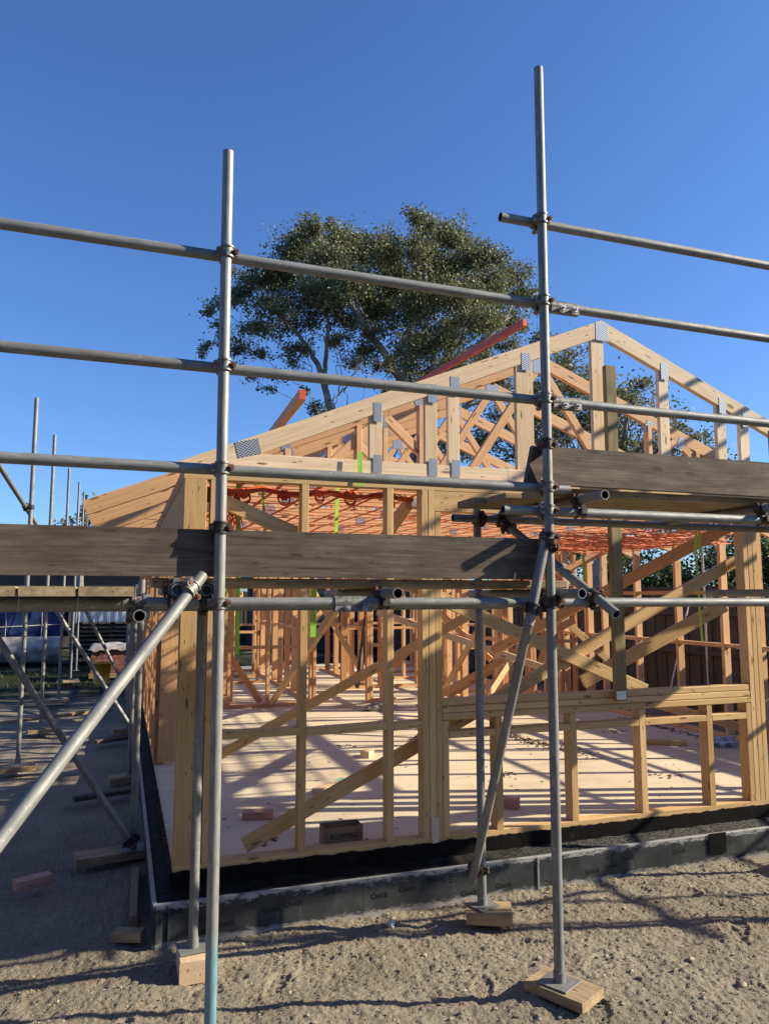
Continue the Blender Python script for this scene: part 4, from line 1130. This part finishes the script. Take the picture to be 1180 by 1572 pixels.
# unseen house added behind the camera to dim the ambient sky light
hf=thing('house',(-2,-9,0),'rendered house added unseen behind the camera to dim the sky light','house')
mb=MB(); mb.box((-13,-15,0),(7,-6.5,4.8)); mb.build('wall',[M['brownwall']],hf)
mb=MB(); vs=[(-13.5,-15.5,4.75),(7.5,-15.5,4.75),(7.5,-6,4.75),(-13.5,-6,4.75),(-9,-10.7,7),(3,-10.7,7)]
mb.add(vs,[(0,1,5,4),(1,2,5),(2,3,4,5),(3,0,4),(3,2,1,0)]); mb.build('roof',[M['housewall']],hf)
for x in (-8,-2,3): 
    mb=MB(); mb.box((x,-6.52,1),(x+1.6,-6.44,2.2)); mb.build('window',[M['glass']],hf)
for nm,(x0,y0,x1,y1,zt),l in (('left',(-24,-6,-10,12,6.2),'dark house added beyond the left edge of view to block sky light'),('right',(25,-13,36,9,7.4),'dark house added beyond the right edge of view to block sky light')):
    hq=thing('house',((x0+x1)/2,(y0+y1)/2,0),l,'house')  # unseen side houses, added to block the bright low sky
    mb=MB(); mb.box((x0,y0,0),(x1,y1,zt-1.2)); mb.build('wall',[M['brownwall']],hq)
    ym=(y0+y1)/2; xm=(x0+x1)/2; mb=MB(); vs=[(x0-.5,y0-.5,zt-1.25),(x1+.5,y0-.5,zt-1.25),(x1+.5,y1+.5,zt-1.25),(x0-.5,y1+.5,zt-1.25),(xm,y0+4,zt+1),(xm,y1-4,zt+1)]
    mb.add(vs,[(0,1,4),(1,2,5,4),(2,3,5),(3,0,4,5),(3,2,1,0)]); mb.build('roof',[M['housewall']],hq)
# house behind
hs=thing('house',(9,27,0),'dark neighbouring house with brown framed windows behind the building site','house')
mb=MB()
for r in range(14): mb.box((4.5,26.0-.004*(r%2),.0+r*.17),(11.5,29,.167+r*.17),ch=.004)
mb.build('wall',[M['housewall']],hs)
mb=MB(); vs=[(4.1,25.6,2.36),(11.9,25.6,2.36),(11.9,29.4,2.36),(4.1,29.4,2.36),(4.6,27.5,3.2),(11.4,27.5,3.2)]
mb.add(vs,[(0,1,5,4),(1,2,5),(2,3,4,5),(3,0,4),(3,2,1,0)]); mb.build('roof',[M['housewall']],hs)
for x in (6.3,7.7,9.3):
    mb=MB(); 
    for a,b in (((x,25.92,.5),(x+.06,25.99,2.1)),((x+1.04,25.92,.5),(x+1.1,25.99,2.1)),((x+.06,25.92,2.04),(x+1.04,25.99,2.1)),((x+.06,25.92,.5),(x+1.04,25.99,.56)),((x+.52,25.92,.56),(x+.58,25.99,2.04))): mb.box(a,b)
    f=mb.build('window',[M['winframe']],hs); mb=MB(); mb.box((x+.06,25.95,.56),(x+1.04,25.96,2.04)); mb.build('pane',[M['glass']],f)

# ---------------------------------------------------------------- vegetation
def leaf(mb,p,sz,pid,rr=random):
    d=V((rr.gauss(0,1),rr.gauss(0,1),rr.gauss(-.35,.8))); 
    if d.length<.01: d=V((0,0,1))
    d.normalize(); s=d.cross(V((rr.gauss(0,1),rr.gauss(0,1),rr.gauss(0,1)))); s=s.normalized() if s.length>.01 else V((1,0,0))
    L=sz*rr.uniform(.7,1.3); w_=L*.30
    mb.add([p-d*L*.5,p+s*w_,p+d*L*.5,p-s*w_],[(0,1,2,3)],None,0,False,pid)
def wig(a,b,n,amp,sd):
    a=V(a);b=V(b);out=[]
    L=(b-a).length
    for i in range(n+1):
        t=i/n; k=math.sin(math.pi*t)
        out.append(a.lerp(b,t)+V((noise.noise(V((t*3,sd,0))),noise.noise(V((t*3,sd,5))),noise.noise(V((t*3,sd,9)))*.6+.12))*amp*L*k)
    return out
def tree(name,loc,label,stems,clumps,leafsize,per,seed,trunk_r=.22,cat='tree',lm='leaf'):
    rr=random.Random(seed); t=thing(name,loc,label,cat)
    B=MB(); nodes=[]
    for pts,r0,r1 in stems:
        P=[]
        for k in range(len(pts)-1):
            w_=wig(pts[k],pts[k+1],5,.10,seed+k*3.1+r0*50); P+= w_ if k==0 else w_[1:]
        n=len(P); rad=[r0+(r1-r0)*i/(n-1) for i in range(n)]
        B.path(P,lambda q,rad=rad,n=n:rad[min(n-1,int(round(q*(n-1))))],7)
        nodes+=[(p,rad[i]) for i,p in enumerate(P)]
    for q in range(int(26*len(stems)) if cat=='tree' and leafsize<.11 else 0):
        p,r_=rr.choice(nodes)
        if p.z<4.5 or p.z>(9.0 if loc[1]>19 else 6.5): continue
        L=rr.uniform(.7,1.6); a=rr.random()*6.28; e=p+V((math.cos(a)*L*.6,math.sin(a)*L*.5,L*rr.uniform(.35,.9)))
        P2=wig(p,e,6,.22,rr.random()*99); B.path(P2,rr.uniform(.014,.03),4,taper=.35); nodes+=[(x,.02) for x in P2[2:]]
    Lf=MB()
    order=sorted(clumps,key=lambda c:min((V(c[0])-p).length for p,_ in nodes))
    for (c,r,dens) in order:
        c=V(c)
        best=min(nodes,key=lambda q:(c-q[0]).length+ (2.2*max(0,q[0].z-c.z+.4)))
        rb=min(best[1]*.7,.018+.028*(c-best[0]).length)
        P=wig(best[0],c,6,.16,rr.random()*99); B.path(P,max(rb,.014),5,taper=.45)
        nodes+=[(p,rb*(1-.5*i/6)) for i,p in enumerate(P)][1:]
        tips=[]
        for k in range(int(13+r*11)):
            d=V((rr.gauss(0,1),rr.gauss(0,1),rr.gauss(.25,.8))).normalized()
            e=c+V((d.x*r[0] if hasattr(r,'__len__') else d.x*r,d.y*r,d.z*r*.8))*rr.uniform(.55,1.05)
            P2=wig(P[-1 if rr.random()<.7 else -2],e,4,.15,rr.random()*99); B.path(P2,max(rb*.4,.009),4,taper=.4)
            tips+=P2[1:]
        cnt=int(per*(dens**.75)*max(r*r,.22*r))
        sub=[(rr.choice(tips)+V((rr.gauss(0,1),rr.gauss(0,1),rr.gauss(0,1)))*r*.16,r*rr.uniform(.12,.42)) for _ in range(int(12+26*r*r))]
        for k in range(cnt):
            s_,sr=rr.choice(sub)
            p=s_+V((rr.gauss(0,sr),rr.gauss(0,sr),rr.gauss(0,sr*.75)))
            leaf(Lf,p,leafsize,(round(s_.x,2),round(s_.y,2),rr.random()*3),rr)
    B.build('trunk',[M['bark']],t); Lf.build('crown',[M[lm]],t)
    return t
CL1= [((5.61, 23.62, 14.2), 0.54, 1), ((6.71, 24.28, 14.41), 0.65, 1.1), ((5.19, 24.22, 13.6), 0.72, 1.2), ((5.86, 26.97, 15.04), 0.73, 0.84), ((5.86, 22.78, 12.72), 0.81, 1.3), ((6.71, 26.67, 14.57), 0.85, 0.9099999999999999), ((7.78, 25.44, 14.55), 0.87, 1.3), ((8.04, 26.21, 14.8), 0.81, 0.9099999999999999), ((4.91, 24.41, 12.7), 0.68, 1.1), ((8.55, 24.72, 14.47), 0.82, 1.2), ((7.52, 21.53, 12.6), 0.64, 0.84), ((5.85, 24.51, 12.29), 0.87, 1), ((5.4, 22.26, 11.43), 0.71, 0.7), ((7.34, 24.79, 12.85), 1.01, 1.3), ((6.39, 21.92, 11.66), 0.8, 0.9099999999999999), ((8.78, 24.65, 13.24), 1.02, 1.4), ((9.24, 25.8, 13.45), 0.96, 0.9799999999999999), ((9.12, 22.92, 14.8), 0.47, 0.8), ((9.92, 24.0, 15.1), 0.63, 1), ((10.22, 22.67, 14.04), 0.73, 1.1), ((11.57, 24.99, 15.39), 0.73, 0.77), ((9.19, 22.82, 13.59), 0.77, 1.2), ((8.36, 21.23, 12.76), 0.64, 0.84), ((10.47, 24.41, 13.63), 1.03, 1.3), ((10.98, 25.19, 13.74), 0.96, 0.9099999999999999), ((10.84, 22.44, 13.32), 0.77, 1.1), ((12.04, 24.83, 14.42), 0.77, 0.77), ((11.67, 22.1, 13.3), 0.6, 0.9), ((11.08, 21.71, 12.13), 0.88, 1.2), ((12.67, 24.61, 13.19), 0.9, 0.84), ((13.01, 23.16, 13.35), 0.59, 0.8), ((13.43, 23.47, 12.79), 0.69, 0.9), ((10.74, 23.32, 12.37), 1.0, 1.3), ((9.68, 20.78, 11.22), 0.8, 0.9099999999999999), ((9.28, 23.38, 11.85), 0.98, 1.2), ((8.52, 21.18, 10.94), 0.8, 0.84), ((8.3, 24.71, 11.97), 0.9, 1.1), ((8.6, 26.02, 12.59), 0.85, 0.77), ((12.97, 23.16, 11.76), 0.63, 0.9), ((12.06, 23.94, 11.92), 0.97, 1.1), ((10.28, 20.57, 10.58), 0.75, 0.77), ((10.81, 24.06, 11.32), 0.96, 1.1), ((9.28, 20.91, 9.87), 0.75, 0.77), ((9.67, 24.37, 10.81), 0.91, 0.8), ((8.46, 21.2, 9.45), 0.71, 0.5599999999999999), ((3.95, 24.67, 12.56), 0.43, 0.8), ((3.64, 25.49, 12.38), 0.53, 0.9), ((3.31, 25.48, 12.05), 0.44, 0.8), ((2.8, 26.91, 12.33), 0.39, 0.6), ((2.38, 24.88, 11.29), 0.25, 0.6), ((4.0, 24.18, 11.57), 0.54, 0.8), ((4.49, 23.33, 10.99), 0.57, 0.6), ((3.79, 23.47, 10.52), 0.45, 0.5), ((2.85, 24.14, 10.15), 0.33, 0.5), ((2.48, 25.71, 10.44), 0.28, 0.5), ((2.4, 27.14, 10.53), 0.23, 0.4), ((3.74, 26.75, 10.8), 0.41, 0.4), ((4.06, 24.34, 9.84), 0.38, 0.35), ((4.86, 23.97, 9.92), 0.42, 0.4), ((5.35, 25.24, 9.91), 0.35, 0.3), ((6.77, 25.74, 11.05), 0.32, 0.6), ((3.79, 24.6, 9.11), 0.28, 0.3), ((4.32, 24.49, 8.75), 0.26, 0.25), ((5.4, 23.36, 8.48), 0.21, 0.35), ((6.14, 25.55, 8.53), 0.36, 0.7), ((6.09, 23.93, 7.8), 0.3, 0.8), ((7.9, 24.97, 10.57), 0.59, 0.6), ((8.05, 23.28, 9.6), 0.47, 0.4), ((9.22, 24.51, 9.84), 0.68, 0.5), ((9.87, 23.65, 9.66), 0.66, 0.8), ((9.95, 21.66, 9.32), 0.62, 0.7), ((12.02, 23.9, 10.43), 0.6, 0.7), ((7.18, 25.03, 11.71), 0.68, 0.8), ((7.52, 23.08, 10.6), 0.55, 0.6), ((5.73, 24.93, 11.26), 0.57, 0.5), ((5.14, 25.41, 11.23), 0.49, 0.5), ((4.92, 26.23, 13.09), 0.64, 0.9), ((6.32, 24.06, 11.72), 0.64, 0.7), ((6.49, 23.39, 10.36), 0.46, 0.45), ((5.4, 23.92, 10.08), 0.42, 0.4), ((4.17, 24.46, 10.68), 0.42, 0.45), ((3.87, 26.09, 11.32), 0.4, 0.45), ((3.53, 26.88, 10.69), 0.37, 0.35), ((2.71, 24.89, 10.88), 0.3, 0.4), ((4.73, 24.4, 9.25), 0.3, 0.3), ((5.37, 24.9, 11.91), 0.66, 0.8), ((6.89, 22.83, 9.35), 0.41, 0.35), ((8.53, 23.96, 8.92), 0.44, 0.4), ((9.02, 22.77, 8.65), 0.47, 0.5), ((4.35, 24.45, 12.76), 0.51, 0.9), ((3.78, 26.56, 13.44), 0.46, 0.8), ((12.35, 22.55, 10.52), 0.48, 0.6), ((12.23, 21.47, 9.49), 0.46, 0.7), ((11.93, 22.29, 9.13), 0.56, 0.6), ((11.02, 22.94, 8.88), 0.53, 0.6), ((10.64, 24.31, 9.21), 0.55, 0.5), ((12.43, 20.53, 10.1), 0.33, 0.6), ((12.67, 21.63, 8.69), 0.47, 0.7)]
ST1= [([(6.5, 24.2, 7.9), (6.22, 24.3, 9.03), (6.03, 24.37, 9.72), (5.64, 24.5, 10.4), (5.0, 24.73, 11.21), (4.35, 24.95, 11.8)], 0.13, 0.04), ([(6.22, 24.3, 9.03), (6.28, 24.28, 9.94), (6.37, 24.25, 11.1), (6.26, 24.29, 12.5), (6.03, 24.37, 13.44)], 0.09, 0.03), ([(9.0, 23.34, 5.22), (8.91, 23.37, 8.8), (8.38, 23.55, 9.72), (8.07, 23.66, 10.29), (7.54, 23.85, 10.87), (7.11, 23.99, 11.8), (6.89, 24.07, 12.97)], 0.2, 0.05), ([(8.38, 23.55, 9.72), (8.81, 23.41, 10.64), (9.23, 23.26, 11.56), (9.45, 23.18, 12.73), (9.46, 23.18, 13.91)], 0.12, 0.04), ([(9.2, 23.27, 5.22), (9.53, 23.16, 8.58), (10.07, 22.97, 9.72), (10.5, 22.82, 10.64), (10.93, 22.67, 11.8), (11.37, 22.52, 12.73)], 0.2, 0.05), ([(9.53, 23.16, 8.58), (9.75, 23.08, 9.72), (9.55, 23.15, 11.1), (9.23, 23.26, 12.03)], 0.12, 0.04), ([(10.07, 22.97, 9.72), (11.13, 22.6, 10.4), (11.98, 22.31, 11.1), (12.42, 22.16, 12.03)], 0.1, 0.04), ([(9.21, 23.27, 5.66), (10.47, 22.83, 7.9), (11.32, 22.54, 8.8), (12.17, 22.24, 9.72)], 0.14, 0.05), ([(9.0, 23.34, 5.22), (7.55, 23.84, 6.55), (6.5, 24.2, 7.9)], 0.16, 0.13)]
CL2= [((11.68, 18.59, 9.17), 0.37, 0.7), ((11.47, 17.61, 8.27), 0.53, 1), ((12.51, 18.22, 7.97), 0.63, 1), ((11.08, 17.36, 7.42), 0.62, 1.1), ((12.44, 16.92, 7.25), 0.52, 1), ((14.24, 18.11, 8.11), 0.41, 0.7), ((14.02, 18.46, 7.38), 0.69, 1), ((13.58, 16.77, 6.76), 0.49, 0.9), ((15.16, 17.89, 6.75), 0.49, 0.9), ((14.4, 15.99, 6.11), 0.34, 0.7), ((13.03, 18.71, 6.96), 0.84, 1.1), ((12.37, 19.44, 6.87), 0.85, 1.1), ((11.18, 18.94, 7.06), 0.67, 1), ((13.28, 16.46, 5.77), 0.62, 1), ((13.14, 17.68, 5.8), 0.73, 1), ((15.39, 17.39, 5.89), 0.48, 0.8), ((10.18, 17.97, 5.85), 0.7, 1), ((11.45, 17.71, 5.52), 0.71, 1), ((10.27, 19.23, 6.87), 0.56, 0.8), ((9.69, 19.34, 6.27), 0.63, 0.9), ((8.11, 18.13, 5.75), 0.51, 0.9), ((15.81, 17.07, 5.86), 0.37, 0.7)]
ST2= [([(12.51, 17.9, 2.04), (12.49, 17.9, 4.32), (12.27, 17.98, 5.8), (11.95, 18.09, 6.93), (11.8, 18.14, 8.07)], 0.16, 0.04), ([(12.49, 17.9, 4.32), (13.14, 17.68, 5.61), (13.35, 17.6, 6.74), (13.72, 17.47, 7.5)], 0.1, 0.03), ([(12.49, 17.9, 4.32), (11.21, 18.34, 5.43), (10.72, 18.51, 6.55)], 0.1, 0.03)]
bx_,by_=ST1[2][0][0][0],ST1[2][0][0][1]
ST1.insert(0,([(bx_,by_,-.05),(bx_+.02,by_,1.5),ST1[2][0][0]],.34,.24))
CL1=[(c,r*(1.15 if d<.7 else 1.03),min(d*1.3,1.5)) for c,r,d in CL1]
tree('gum_tree',(bx_,by_,0),'tall spreading gum tree with pale limbs behind the house frame',ST1,CL1,.10,2700,11)
ST2.insert(0,([(ST2[0][0][0][0],ST2[0][0][0][1],-.05),ST2[0][0][0]],.22,.18))
CL2=[(c,r*1.3,d) for c,r,d in CL2]
tree('broadleaf_tree',(ST2[0][0][0][0],ST2[0][0][0][1],0),'lower dark tree behind the right half of the roof trusses',ST2,CL2,.10,1700,23)
# small tree far left and hedge over the right fence
tree('garden_tree',(-1.62,32.3,0),'small dark tree on the skyline behind the eaves at left',[([(-1.62,32.3,-.05),(-1.62,32.3,3),(-1.5,32.3,5)],.2,.06)],[((-1.5+dx*.8,32.3+dy,5.0+dz),r*.8,1) for dx,dy,dz,r in ((0,0,0,.8),(.7,.3,-.3,.7),(-.8,0,-.4,.7),(.2,-.3,.5,.5),(-.3,.2,-1,.8),(.6,0,-1.2,.8),(1.3,0,-.9,.6))],.2,260,5)
rr=random.Random(9)
HN=['nearest the right edge','second from the right edge','third from the right edge','fourth from the right edge, behind the pale brace','fifth from the right edge, behind the rough post','furthest left, behind the inner partitions']
for k in range(6):
    x=20.5-1.75*k; y=15.6+.9*k
    cl=[((x+rr.uniform(-1.1,1.1),y+rr.uniform(-.8,.8),rr.uniform(1.2,3.7)),rr.uniform(.6,.95),1) for _ in range(15)]
    tree('hedge_plant',(x,y,0),'tall dark hedge plant beyond the fence, '+HN[k],[([(x,y,-.05),(x,y,1.2),(x+.1,y,2.6)],.08,.03)],cl,.12,750,40+k,cat='hedge',lm='leaf2')
# weeds along the left background
mb=MB()
for k in range(2600):
    x=rr.uniform(-6,-.2); y=rr.uniform(17.5,22.6)
    hh=rr.uniform(.03,.10); a=rr.random()*6.28
    p=V((x,y,h(x,y,False))); e=p+V((math.cos(a)*.04,math.sin(a)*.04,hh)); s_=V((-math.sin(a),math.cos(a),0))*.012
    mb.add([p-s_,p+s_,e],[(0,1,2)])
tag(mb.build('grass',[M['grass']]),'sparse weeds and grass behind the left scaffold','grass',kind='stuff')
